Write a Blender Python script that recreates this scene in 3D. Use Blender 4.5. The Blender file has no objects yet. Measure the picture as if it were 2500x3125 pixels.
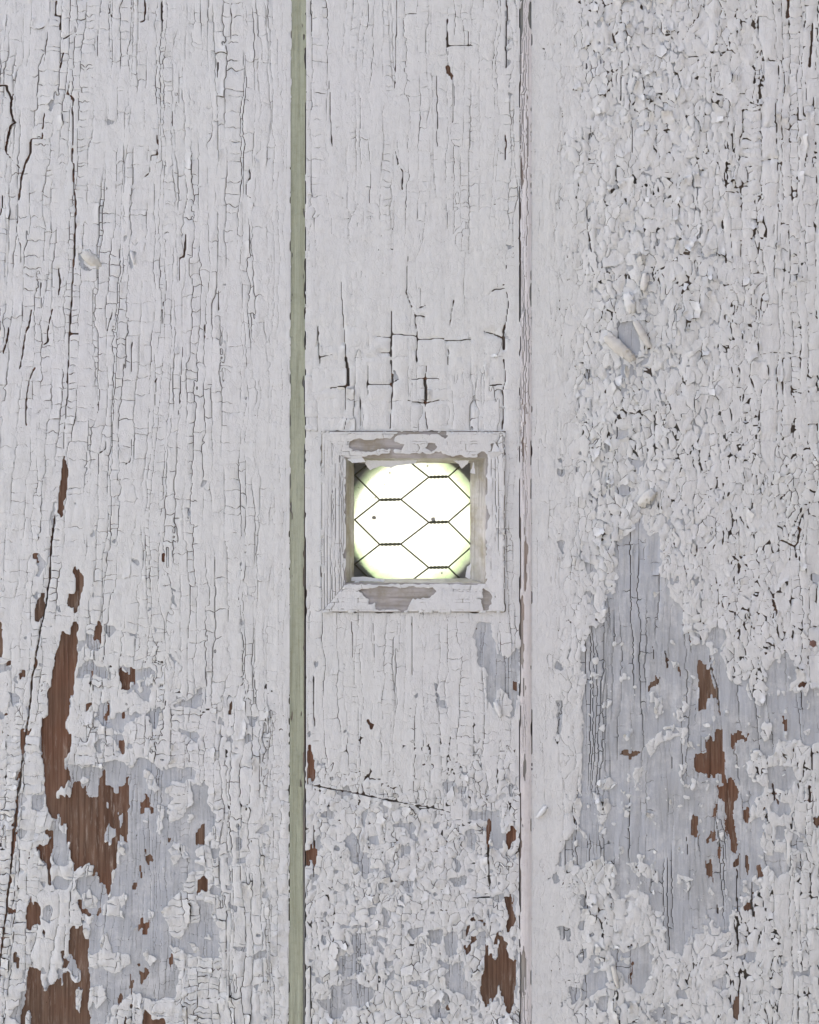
import bpy, bmesh, math, random
import numpy as np
from mathutils import Vector

# ------------------------------------------------------------------ camera, sky, sun, exposure
S = 0.00025                      # metres per photograph pixel on the face of the wall
ZC = 1.55                        # height of the picture's centre above the ground
DIST = 1.4
sc = bpy.context.scene
col = sc.collection

def wpt(u, v, h=0.0):            # place on the wall: u right, v down, h out of the wall (all in px)
    return ((u - 1250.0) * S, -h * S, ZC + (1562.5 - v) * S)

cam_d = bpy.data.cameras.new('camera')
cam = bpy.data.objects.new('camera', cam_d)
col.objects.link(cam)
cam.location = (0, -DIST, ZC)
cam.rotation_euler = (math.radians(90), 0, 0)
cam_d.sensor_fit = 'VERTICAL'
cam_d.sensor_height = 36.0
cam_d.lens = 36.0 * (DIST - 0.001) / (3125 * S)
cam_d.clip_start = 0.01
cam_d.clip_end = 2000
sc.camera = cam

SUN_EL, SUN_AZ = math.radians(36), math.radians(-60)   # the sun stands to the left, a little behind the wall: its glow rakes the face
world = bpy.data.worlds.new('World')
sc.world = world
world.use_nodes = True
wn = world.node_tree.nodes
wn.clear()
sky = wn.new('ShaderNodeTexSky')
sky.sky_type = 'NISHITA'
sky.sun_disc = False
sky.sun_elevation = SUN_EL
sky.sun_rotation = SUN_AZ
sky.air_density = 0.4
sky.dust_density = 6.0
sky.ozone_density = 0.3
bg = wn.new('ShaderNodeBackground')
bg.inputs['Strength'].default_value = 0.14
wo = wn.new('ShaderNodeOutputWorld')
world.node_tree.links.new(sky.outputs[0], bg.inputs[0])
world.node_tree.links.new(bg.outputs[0], wo.inputs[0])

sun_d = bpy.data.lights.new('sun', 'SUN')
sun_d.energy = 2.5
sun_d.angle = math.radians(0.6)
sun_d.color = (1.0, 0.96, 0.9)
sun = bpy.data.objects.new('sun', sun_d)
col.objects.link(sun)
sun_dir = Vector((math.sin(SUN_AZ) * math.cos(SUN_EL), math.cos(SUN_AZ) * math.cos(SUN_EL), math.sin(SUN_EL)))
sun.rotation_euler = sun_dir.to_track_quat('Z', 'Y').to_euler()
sun.location = sun_dir * 20

vs = sc.view_settings
vs.view_transform = 'Standard'
vs.look = 'None'
vs.gamma = 1.0
vs.use_curve_mapping = False
vs.exposure = 1.98
sc.cycles.max_bounces = 6
sc.cycles.diffuse_bounces = 3
sc.cycles.adaptive_threshold = 0.02

# ------------------------------------------------------------------ materials
def new_mat(name):
    m = bpy.data.materials.new(name)
    m.use_nodes = True
    nt = m.node_tree
    b = nt.nodes['Principled BSDF']
    return m, nt, b

def coords(nt, scale=(1, 1, 1), use='pos'):
    if use == 'pos':
        g = nt.nodes.new('ShaderNodeNewGeometry')
        src = g.outputs['Position']
    else:
        g = nt.nodes.new('ShaderNodeTexCoord')
        src = g.outputs['Object']
    mp = nt.nodes.new('ShaderNodeMapping')
    mp.inputs['Scale'].default_value = scale
    nt.links.new(src, mp.inputs[0])
    return mp.outputs[0]

def noise(nt, vec, scale, detail=4, rough=0.55):
    n = nt.nodes.new('ShaderNodeTexNoise')
    n.inputs['Scale'].default_value = scale
    n.inputs['Detail'].default_value = detail
    n.inputs['Roughness'].default_value = rough
    nt.links.new(vec, n.inputs['Vector'])
    return n.outputs['Fac']

def ramp(nt, fac, stops):
    r = nt.nodes.new('ShaderNodeValToRGB')
    e = r.color_ramp.elements
    e[0].position, e[0].color = stops[0][0], (*stops[0][1], 1)
    e[1].position, e[1].color = stops[1][0], (*stops[1][1], 1)
    for p, c in stops[2:]:
        x = e.new(p)
        x.color = (*c, 1)
    nt.links.new(fac, r.inputs[0])
    return r.outputs[0]

def mix(nt, fac, a, b, mode='MIX'):
    m = nt.nodes.new('ShaderNodeMix')
    m.data_type = 'RGBA'
    m.blend_type = mode
    for sock, val in ((m.inputs[0], fac), (m.inputs[6], a), (m.inputs[7], b)):
        if isinstance(val, bpy.types.NodeSocket):
            nt.links.new(val, sock)
        elif isinstance(val, tuple):
            sock.default_value = (*val, 1)
        else:
            sock.default_value = val
    return m.outputs[2]

def bump(nt, b, height, strength, dist):
    n = nt.nodes.new('ShaderNodeBump')
    n.inputs['Strength'].default_value = strength
    n.inputs['Distance'].default_value = dist
    nt.links.new(height, n.inputs['Height'])
    prev = b.inputs['Normal'].links
    if prev:
        nt.links.new(prev[0].from_socket, n.inputs['Normal'])
    nt.links.new(n.outputs[0], b.inputs['Normal'])

def g3(v):
    return (v, v, v)

def paint_mat(name, c1, c2, c3, rough=0.6, grain=(1, 1, 0.35), fine=0.5, swell=0.0, hair=False, streak=0.0):
    m, nt, b = new_mat(name)
    p = coords(nt)
    big = ramp(nt, noise(nt, p, 5.0, 3), [(0.35, c1), (0.65, c2)])
    sm = ramp(nt, noise(nt, p, 160.0, 5, 0.7), [(0.30, c3), (0.52, (1, 1, 1))])
    c = mix(nt, 0.35, big, sm, 'MULTIPLY')
    if streak:
        sk = ramp(nt, noise(nt, coords(nt, (1, 1, 0.03)), 520.0, 4, 0.65), [(0.34, (0.62, 0.60, 0.54)), (0.56, (1, 1, 1))])
        c = mix(nt, streak, c, sk, 'MULTIPLY')
    nt.links.new(c, b.inputs['Base Color'])
    b.inputs['Roughness'].default_value = rough
    b.inputs['Specular IOR Level'].default_value = 0.3
    pg = coords(nt, grain)
    bump(nt, b, noise(nt, pg, 420.0, 5, 0.65), fine, 0.0008)
    bump(nt, b, noise(nt, p, 1500.0, 3, 0.6), fine * 0.7, 0.0003)
    bump(nt, b, noise(nt, p, 90.0, 3), 0.35, 0.0015)
    if hair:
        # hairline crazing too fine to be flakes of its own
        vo = nt.nodes.new('ShaderNodeTexVoronoi')
        vo.feature = 'DISTANCE_TO_EDGE'
        vo.inputs['Scale'].default_value = 300
        wob = nt.nodes.new('ShaderNodeVectorMath')
        wob.operation = 'MULTIPLY_ADD'
        nz = nt.nodes.new('ShaderNodeTexNoise')
        nz.inputs['Scale'].default_value = 500
        nt.links.new(p, nz.inputs['Vector'])
        nt.links.new(nz.outputs['Color'], wob.inputs[0])
        wob.inputs[1].default_value = (0.002, 0.002, 0.002)
        nt.links.new(coords(nt, (1, 1, 0.55)), wob.inputs[2])
        nt.links.new(wob.outputs[0], vo.inputs['Vector'])
        hr = ramp(nt, vo.outputs['Distance'], [(0.0, g3(0)), (0.07, g3(1))])
        pres = ramp(nt, noise(nt, p, 70.0, 3), [(0.40, g3(0)), (0.58, g3(1))])
        hh = mix(nt, pres, (1.0, 1.0, 1.0), hr)
        bump(nt, b, hh, 0.5, 0.0004)
    if swell:
        # the paint has swollen and puckered most on the plank with the curled flakes
        sx = nt.nodes.new('ShaderNodeSeparateXYZ')
        nt.links.new(coords(nt), sx.inputs[0])
        mr = nt.nodes.new('ShaderNodeMapRange')
        nt.links.new(sx.outputs[0], mr.inputs[0])
        for k, v in ((1, 0.11), (2, 0.15), (3, 0.12), (4, 1.0)):
            mr.inputs[k].default_value = v
        h = noise(nt, coords(nt, (1, 1, 0.7)), 210.0, 2, 0.5)
        mm = nt.nodes.new('ShaderNodeMath')
        mm.operation = 'MULTIPLY'
        nt.links.new(h, mm.inputs[0])
        nt.links.new(mr.outputs[0], mm.inputs[1])
        bump(nt, b, mm.outputs[0], 1.0, swell)
    return m

M = {}
M['white'] = paint_mat('white_paint', (0.75, 0.79, 0.80), (0.745, 0.79, 0.785), (0.80, 0.795, 0.78), hair=True)
M['bead'] = paint_mat('bead_paint', (0.715, 0.715, 0.715), (0.73, 0.745, 0.755), (0.75, 0.72, 0.70), grain=(1, 1, 0.08))
M['green'] = paint_mat('sage_green_paint', (0.41, 0.46, 0.35), (0.47, 0.52, 0.41), (0.60, 0.58, 0.50), grain=(1, 1, 0.06), fine=0.9, streak=0.5)

def primer_mat():
    m, nt, b = new_mat('grey_primer')
    p = coords(nt)
    pv = coords(nt, (1, 1, 0.12))
    base = ramp(nt, noise(nt, p, 14.0, 4, 0.6), [(0.35, (0.47, 0.505, 0.525)), (0.62, (0.52, 0.57, 0.62))])
    lite = ramp(nt, noise(nt, p, 38.0, 8, 0.80), [(0.48, (0, 0, 0)), (0.60, (0.9, 0.9, 0.9))])
    c = mix(nt, lite, base, (0.63, 0.67, 0.69))
    streak = ramp(nt, noise(nt, pv, 260.0, 3), [(0.3, (0.86, 0.86, 0.85)), (0.6, (1, 1, 1))])
    c = mix(nt, 0.8, c, streak, 'MULTIPLY')
    nt.links.new(c, b.inputs['Base Color'])
    b.inputs['Roughness'].default_value = 0.7
    b.inputs['Specular IOR Level'].default_value = 0.2
    bump(nt, b, noise(nt, pv, 500.0, 4), 0.6, 0.0006)
    bump(nt, b, noise(nt, p, 900.0, 4), 0.4, 0.0003)
    return m
M['primer'] = primer_mat()

def wood_mat(name, dark, mid, light, scratch=0.5):
    m, nt, b = new_mat(name)
    p = coords(nt)
    pv = coords(nt, (1, 1, 0.035))
    pw = coords(nt, (1, 1, 0.10))
    g = noise(nt, pv, 330.0, 4, 0.6)
    c = ramp(nt, g, [(0.28, dark), (0.5, mid), (0.75, light)])
    ring = noise(nt, pv, 70.0, 2)
    c = mix(nt, 0.55, c, ramp(nt, ring, [(0.35, (0.66, 0.60, 0.56)), (0.6, (1.1, 1.06, 1.0))]), 'MULTIPLY')
    tone = ramp(nt, noise(nt, p, 9.0, 4, 0.6), [(0.38, (1.06, 0.94, 0.88)), (0.62, (0.95, 1.12, 1.18))])
    c = mix(nt, 0.9, c, tone, 'MULTIPLY')
    dust = ramp(nt, noise(nt, pw, 420.0, 6, 0.75), [(0.52, (0, 0, 0)), (0.68, g3(scratch))])
    patch = ramp(nt, noise(nt, p, 28.0, 4), [(0.44, (0.12, 0.12, 0.12)), (0.60, (1, 1, 1))])
    dm = mix(nt, 1.0, dust, patch, 'MULTIPLY')
    c = mix(nt, dm, c, (0.40, 0.345, 0.29))
    nt.links.new(c, b.inputs['Base Color'])
    b.inputs['Roughness'].default_value = 0.8
    b.inputs['Specular IOR Level'].default_value = 0.2
    bump(nt, b, g, 0.8, 0.0009)
    return m
M['wood'] = wood_mat('bare_brown_wood', (0.085, 0.048, 0.033), (0.165, 0.098, 0.068), (0.27, 0.175, 0.128), 1.0)
M['under'] = wood_mat('wood_under_paint', (0.09, 0.08, 0.068), (0.15, 0.135, 0.118), (0.21, 0.19, 0.17), 0.3)
M['oldwood'] = wood_mat('weathered_grey_wood', (0.20, 0.185, 0.165), (0.36, 0.345, 0.325), (0.48, 0.465, 0.45), 0.3)

def trim_mat(name, grain):
    m, nt, b = new_mat(name)
    p = coords(nt)
    pg = coords(nt, grain)
    g = noise(nt, pg, 400.0, 5, 0.65)
    c = ramp(nt, g, [(0.30, (0.30, 0.295, 0.29)), (0.5, (0.47, 0.465, 0.465)), (0.7, (0.56, 0.555, 0.56))])
    dirt = ramp(nt, noise(nt, p, 55.0, 5, 0.65), [(0.42, (0, 0, 0)), (0.62, (0.85, 0.85, 0.85))])
    c = mix(nt, dirt, c, (0.33, 0.31, 0.25))
    nt.links.new(c, b.inputs['Base Color'])
    b.inputs['Roughness'].default_value = 0.8
    b.inputs['Specular IOR Level'].default_value = 0.2
    bump(nt, b, g, 0.8, 0.0008)
    return m
M['trim_v'] = trim_mat('weathered_trim_upright', (1, 1, 0.05))
M['trim_h'] = trim_mat('weathered_trim_level', (0.05, 1, 1))

def simple(name, c, rough=0.6, metal=0.0):
    m, nt, b = new_mat(name)
    p = coords(nt)
    cc = ramp(nt, noise(nt, p, 300.0, 4), [(0.3, tuple(x * 0.7 for x in c)), (0.7, c)])
    nt.links.new(cc, b.inputs['Base Color'])
    b.inputs['Roughness'].default_value = rough
    b.inputs['Metallic'].default_value = metal
    return m
M['wire'] = simple('tarnished_wire', (0.085, 0.09, 0.055), 0.6, 0.3)
M['nail'] = simple('rusty_nail', (0.26, 0.16, 0.13), 0.8, 0.2)
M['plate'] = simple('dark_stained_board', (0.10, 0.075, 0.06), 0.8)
M['dirt'] = simple('grey_grime', (0.42, 0.42, 0.38), 0.8)
M['backing'] = simple('dark_backing_wood', (0.11, 0.09, 0.07), 0.9)

def ground_mat():
    m, nt, b = new_mat('gravelly_earth')
    p = coords(nt)
    c = ramp(nt, noise(nt, p, 3.0, 8, 0.7), [(0.35, (0.16, 0.145, 0.12)), (0.65, (0.30, 0.28, 0.25))])
    nt.links.new(c, b.inputs['Base Color'])
    b.inputs['Roughness'].default_value = 0.95
    return m
M['ground'] = ground_mat()

def glass_mat():
    # an old pane, clouded all over, green with algae along its rim
    m, nt, b = new_mat('clouded_old_glass')
    nt.nodes.remove(b)
    out = nt.nodes['Material Output']
    p = coords(nt, use='obj')
    ln = nt.nodes.new('ShaderNodeVectorMath')
    ln.operation = 'LENGTH'
    nt.links.new(p, ln.inputs[0])
    warp = noise(nt, p, 90.0, 5, 0.65)
    add = nt.nodes.new('ShaderNodeMath')
    add.operation = 'MULTIPLY_ADD'
    nt.links.new(warp, add.inputs[0])
    add.inputs[1].default_value = 0.014
    nt.links.new(ln.outputs['Value'], add.inputs[2])
    colr = ramp(nt, add.outputs[0], [(0.0, (0.62, 0.63, 0.61)), (0.051, (0.61, 0.64, 0.57)), (0.057, (0.42, 0.55, 0.32)), (0.062, (0.30, 0.33, 0.28))])
    rimf = ramp(nt, add.outputs[0], [(0.046, g3(0)), (0.058, g3(1))])
    spots = ramp(nt, noise(nt, p, 520.0, 4, 0.7), [(0.62, (0, 0, 0)), (0.70, (1, 1, 1))])
    sm = mix(nt, 1.0, spots, rimf, 'MULTIPLY')
    colr = mix(nt, sm, colr, (0.22, 0.26, 0.18))
    film = nt.nodes.new('ShaderNodeMapRange')
    nt.links.new(add.outputs[0], film.inputs[0])
    for k, v in ((1, 0.048), (2, 0.060), (3, 0.75), (4, 0.55)):
        film.inputs[k].default_value = v
    tl = nt.nodes.new('ShaderNodeBsdfTranslucent')
    nt.links.new(colr, tl.inputs['Color'])
    tr = nt.nodes.new('ShaderNodeBsdfTransparent')
    tr.inputs['Color'].default_value = (0.93, 0.96, 0.92, 1)
    m1 = nt.nodes.new('ShaderNodeMixShader')
    nt.links.new(film.outputs[0], m1.inputs[0])
    nt.links.new(tr.outputs[0], m1.inputs[1])
    nt.links.new(tl.outputs[0], m1.inputs[2])
    df = nt.nodes.new('ShaderNodeBsdfDiffuse')          # dried mud in the corners
    df.inputs['Color'].default_value = (0.36, 0.36, 0.35, 1)
    dfac = nt.nodes.new('ShaderNodeMapRange')
    nt.links.new(add.outputs[0], dfac.inputs[0])
    for k, v in ((1, 0.055), (2, 0.070), (3, 0.0), (4, 0.35)):
        dfac.inputs[k].default_value = v
    m0 = nt.nodes.new('ShaderNodeMixShader')
    nt.links.new(dfac.outputs[0], m0.inputs[0])
    nt.links.new(m1.outputs[0], m0.inputs[1])
    nt.links.new(df.outputs[0], m0.inputs[2])
    gl = nt.nodes.new('ShaderNodeBsdfGlossy')
    gl.inputs['Roughness'].default_value = 0.25
    m2 = nt.nodes.new('ShaderNodeMixShader')
    m2.inputs[0].default_value = 0.04
    nt.links.new(m0.outputs[0], m2.inputs[1])
    nt.links.new(gl.outputs[0], m2.inputs[2])
    nt.links.new(m2.outputs[0], out.inputs['Surface'])
    return m
M['glass'] = glass_mat()

# ------------------------------------------------------------------ helpers
def link(name, mesh, parent=None, loc=None, **props):
    o = bpy.data.objects.new(name, mesh)
    col.objects.link(o)
    if parent is not None:
        o.parent = parent
    if loc is not None:
        o.location = loc
    for k, v in props.items():
        o[k] = v
    return o

def mesh_from(name, verts, faces, mat, smooth=False):
    me = bpy.data.meshes.new(name)
    me.from_pydata(verts, [], faces)
    me.materials.append(mat)
    if smooth:
        me.shade_smooth()
    me.update()
    return me

def box_mesh(name, u0, u1, v0, v1, h0, h1, mat, chamfer=0.0):
    """A board on the wall, in wall pixels; h0 back, h1 front, front edges chamfered."""
    c = chamfer
    ring = lambda a0, a1, b0, b1, h: [wpt(a0, b0, h), wpt(a1, b0, h), wpt(a1, b1, h), wpt(a0, b1, h)]
    vs_ = ring(u0, u1, v0, v1, h0) + ring(u0, u1, v0, v1, h1 - c) + ring(u0 + c, u1 - c, v0 + c, v1 - c, h1)
    fs = [(0, 1, 2, 3), (11, 10, 9, 8)]
    for k in (0, 4):
        for i in range(4):
            j = (i + 1) % 4
            fs.append((k + j, k + i, k + 4 + i, k + 4 + j))
    me = mesh_from(name, vs_, fs, mat)
    bm = bmesh.new()
    bm.from_mesh(me)
    bmesh.ops.recalc_face_normals(bm, faces=bm.faces)
    bm.to_mesh(me)
    bm.free()
    return me

# ------------------------------------------------------------------ traced shapes (views of the photograph: x0, y0, scale)
V = {'C1': (0, 0, .5217), 'C2': (850, 0, .5217), 'C3': (1550, 0, .5507), 'C4': (0, 750, .5217), 'C5': (850, 750, .4928),
     'C6': (1550, 750, .5507), 'D1': (0, 1600, .5217), 'D2': (850, 1800, .5217), 'D3': (1550, 1550, .5507),
     'D4': (0, 2350, .5217), 'D5': (850, 2400, .4928), 'D6': (1550, 2300, .5507), 'D7': (960, 1290, .3594)}

def poly(view, txt):
    x0, y0, k = V[view]
    out = []
    for line in txt.strip().split('\n'):
        n = [float(t) for t in line.replace(',', ' ').split()]
        if len(n) >= 4:
            out.append(np.array(n).reshape(-1, 2) * k + (x0, y0))
    return out

BROWN = poly('D1', """
190,165 222,165 222,205 190,200
945,185 968,190 962,238 943,236
425,250 440,225 460,265 492,300 492,370 475,400 455,520 432,530 430,470 392,460 405,390 440,380 445,300 425,270
235,410 262,405 255,550 205,552 205,480 215,430
240,590 248,600 232,700 222,700
412,572 460,575 455,690 445,720 462,760 440,850 440,990 415,1005 405,1120 385,1160 382,1200 420,1240 415,1350 380,1360 375,1420 410,1470 412,1500 380,1540 260,1540 258,1400 240,1340 240,1220 250,1120 280,1110 278,960 300,940 305,860 325,770 345,720 360,630 412,625
545,650 565,540 600,570 590,675 560,665
32,820 65,812 65,840 40,845
115,855 150,850 150,890 115,893
-60,585 18,590 15,760 -60,765
205,790 218,785 215,850 203,850
697,855 720,840 735,865 770,850 792,870 788,940 740,945 740,963 715,958 715,910 697,900
500,1025 540,1030 535,1050 505,1070
605,1120 640,1040 640,1125 610,1125
710,1092 730,1090 730,1130 710,1130
697,1250 730,1250 728,1310 712,1335 697,1300
1340,1035 1362,1030 1355,1105 1338,1105
118,1200 150,1190 190,1195 185,1215 150,1215 135,1340 118,1300
25,1130 50,1122 50,1140 28,1142
115,1440 125,1440 110,1500 88,1500
532,830 545,830 540,880 530,870
""") + poly('C4', """
370,1235 385,1233 402,1300 390,1450 380,1475 370,1575 335,1572 345,1450 360,1330
""") + poly('D4', """
255,-10 390,-10 412,55 330,70 330,150 265,130 255,60
420,95 500,80 515,130 555,155 575,120 580,30 610,0 615,80 690,135 700,75 755,55 755,200 765,210 745,240 750,340 740,420 690,390 680,550 655,580 648,700 630,735 620,690 580,660 570,605 540,600 552,530 500,540 440,570 420,555 400,490 412,440 385,430 395,330 350,320 310,270 290,255 270,190 265,130 330,150 415,155
825,190 850,150 870,180 900,205 895,240 820,242 820,270
1145,350 1195,332 1200,440 1185,460 1145,415
845,480 888,475 890,550 850,510
815,540 828,540 840,620 822,625
985,415 1000,410 995,445 982,445
1155,640 1218,635 1218,715 1152,718
780,682 798,682 795,722 780,722
208,435 260,450 300,380 265,370 265,345 310,340 315,420 300,480 298,650 285,655 280,545 240,535
165,775 185,720 190,775 240,790 235,870 243,895 180,930 160,915 150,870
250,915 268,920 260,965 248,940
455,730 478,735 480,800 535,815 530,835 480,835 455,760
570,820 590,815 590,850 565,850
805,890 868,872 868,945 815,950
410,905 485,900 490,960 523,965 515,1100 530,1210 520,1330 515,1400 530,1450 515,1700 190,1700 180,1420 155,1420 130,1700 120,1420 150,1340 155,1220 165,1165 240,1150 245,1260 260,1290 310,1270 320,1230 345,1245 370,1235 365,1170 400,1165 440,1230 465,1225 470,1170 450,1150 440,1090 400,1060 400,960
355,1080 385,1075 405,1110 395,1140 365,1140
78,1072 118,1072 115,1138 80,1138
990,1090 1010,1088 1012,1155 992,1150
800,1145 868,1185 868,1215 845,1245 820,1235 820,1185 800,1165
762,1215 785,1210 770,1300 757,1298
680,1345 705,1285 720,1330 710,1365
845,1410 885,1450 970,1465 965,1520 830,1520
760,1350 778,1350 775,1380 760,1380
730,1460 750,1460 745,1520 725,1520
90,180 108,130 105,260 95,330 60,330 85,300
75,340 100,340 85,450 70,520 62,500
60,600 75,605 65,665 50,660
38,790 60,785 95,815 95,840 60,820 40,835
""") + poly('D2', """
512,778 562,785 545,822 525,812
165,915 190,915 208,980 208,1090 190,1115 165,1113
1370,535 1398,530 1395,583 1370,583
""") + poly('C2', """
975,405 995,393 1022,420 1020,452 985,452
""") + poly('D5', """
170,368 232,370 232,472 172,472
1288,230 1305,210 1322,235 1315,300 1300,360 1288,340
1408,290 1440,245 1475,260 1470,320 1425,385 1408,340
1280,990 1300,960 1300,1040 1350,1060 1365,1010 1370,975 1330,960 1355,890 1365,950 1420,955 1410,1000 1430,1050 1440,1080 1475,1060 1470,1160 1455,1260 1460,1340 1440,1395 1410,1390 1400,1330 1375,1320 1370,1250 1330,1310 1285,1360 1250,1300 1255,1210 1275,1130
1395,670 1440,670 1450,750 1470,800 1440,880 1415,900 1405,830 1430,800 1405,720
1140,1010 1190,950 1230,935 1220,970 1160,1030
1160,900 1165,850 1205,820 1230,845 1190,850 1165,920
1225,850 1290,850 1275,875
1030,1385 1050,1370 1065,1395 1045,1410
1370,1430 1390,1430 1385,1450
""") + poly('D3', """
1055,850 1075,870 1120,890 1130,960 1160,1010 1165,1090 1180,1190 1165,1100 1155,1045 1105,1045 1100,1130 1055,1120 1060,1010 1050,920
775,970 815,960 820,925 845,925 840,945 820,985 775,1005
1605,960 1640,945 1660,960 1650,980 1610,975
1525,1175 1550,1170 1550,1230 1530,1230
1145,1240 1190,1235 1190,1400 1215,1510 1190,1530 1185,1480 1130,1490 1090,1480 1045,1460 1030,1420 1040,1360 1080,1365 1100,1360 1095,1300 1120,1270 1145,1290
1235,1290 1240,1250 1290,1235 1300,1260 1340,1250 1335,1275 1270,1290 1255,1330 1235,1330
620,1365 660,1355 700,1360 740,1375 720,1390 640,1393
1220,1500 1255,1500 1265,1543 1215,1543
1000,690 1010,720 1018,765 1005,740
870,800 885,830 885,890 878,850
943,870 955,880 948,960
1415,790 1440,796 1428,812
""") + poly('D6', """
1175,10 1200,0 1205,100 1215,140 1250,140 1280,245 1255,255 1250,350 1275,500 1265,545 1240,530 1230,440 1205,370 1215,330 1190,270 1160,195 1195,185 1190,120
1020,350 1055,345 1050,460 1015,465
1140,295 1158,295 1155,335 1138,335
1300,295 1340,300 1335,340 1325,380 1310,350
1100,460 1150,430 1150,470 1100,490
1165,540 1182,540 1180,580 1160,580
1095,600 1130,595 1135,660 1145,710 1120,690 1098,640
1250,590 1285,565 1280,620 1250,620
1318,545 1328,545 1340,640 1330,660 1315,600
1380,600 1400,600 1418,675 1385,670
1312,828 1350,825 1350,858 1315,858
1680,340 1740,338 1740,405 1700,390
1405,280 1435,300 1420,312
1480,260 1505,290 1500,310
1260,1340 1280,1340 1285,1420 1275,1470 1250,1450 1248,1400
580,1165 605,1250 610,1300 600,1280
685,1150 698,1170 690,1220 682,1290
""")

PRIMER_LEFT = poly('D4', """
610,380 640,320 680,340 675,380 650,390 655,430 615,435
695,240 720,250 720,340 705,350
445,1270 485,1260 465,1400 440,1395
310,270 350,265 352,330 395,440 415,520 400,560 310,500
620,188 634,188 632,222 622,222
""")

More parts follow.
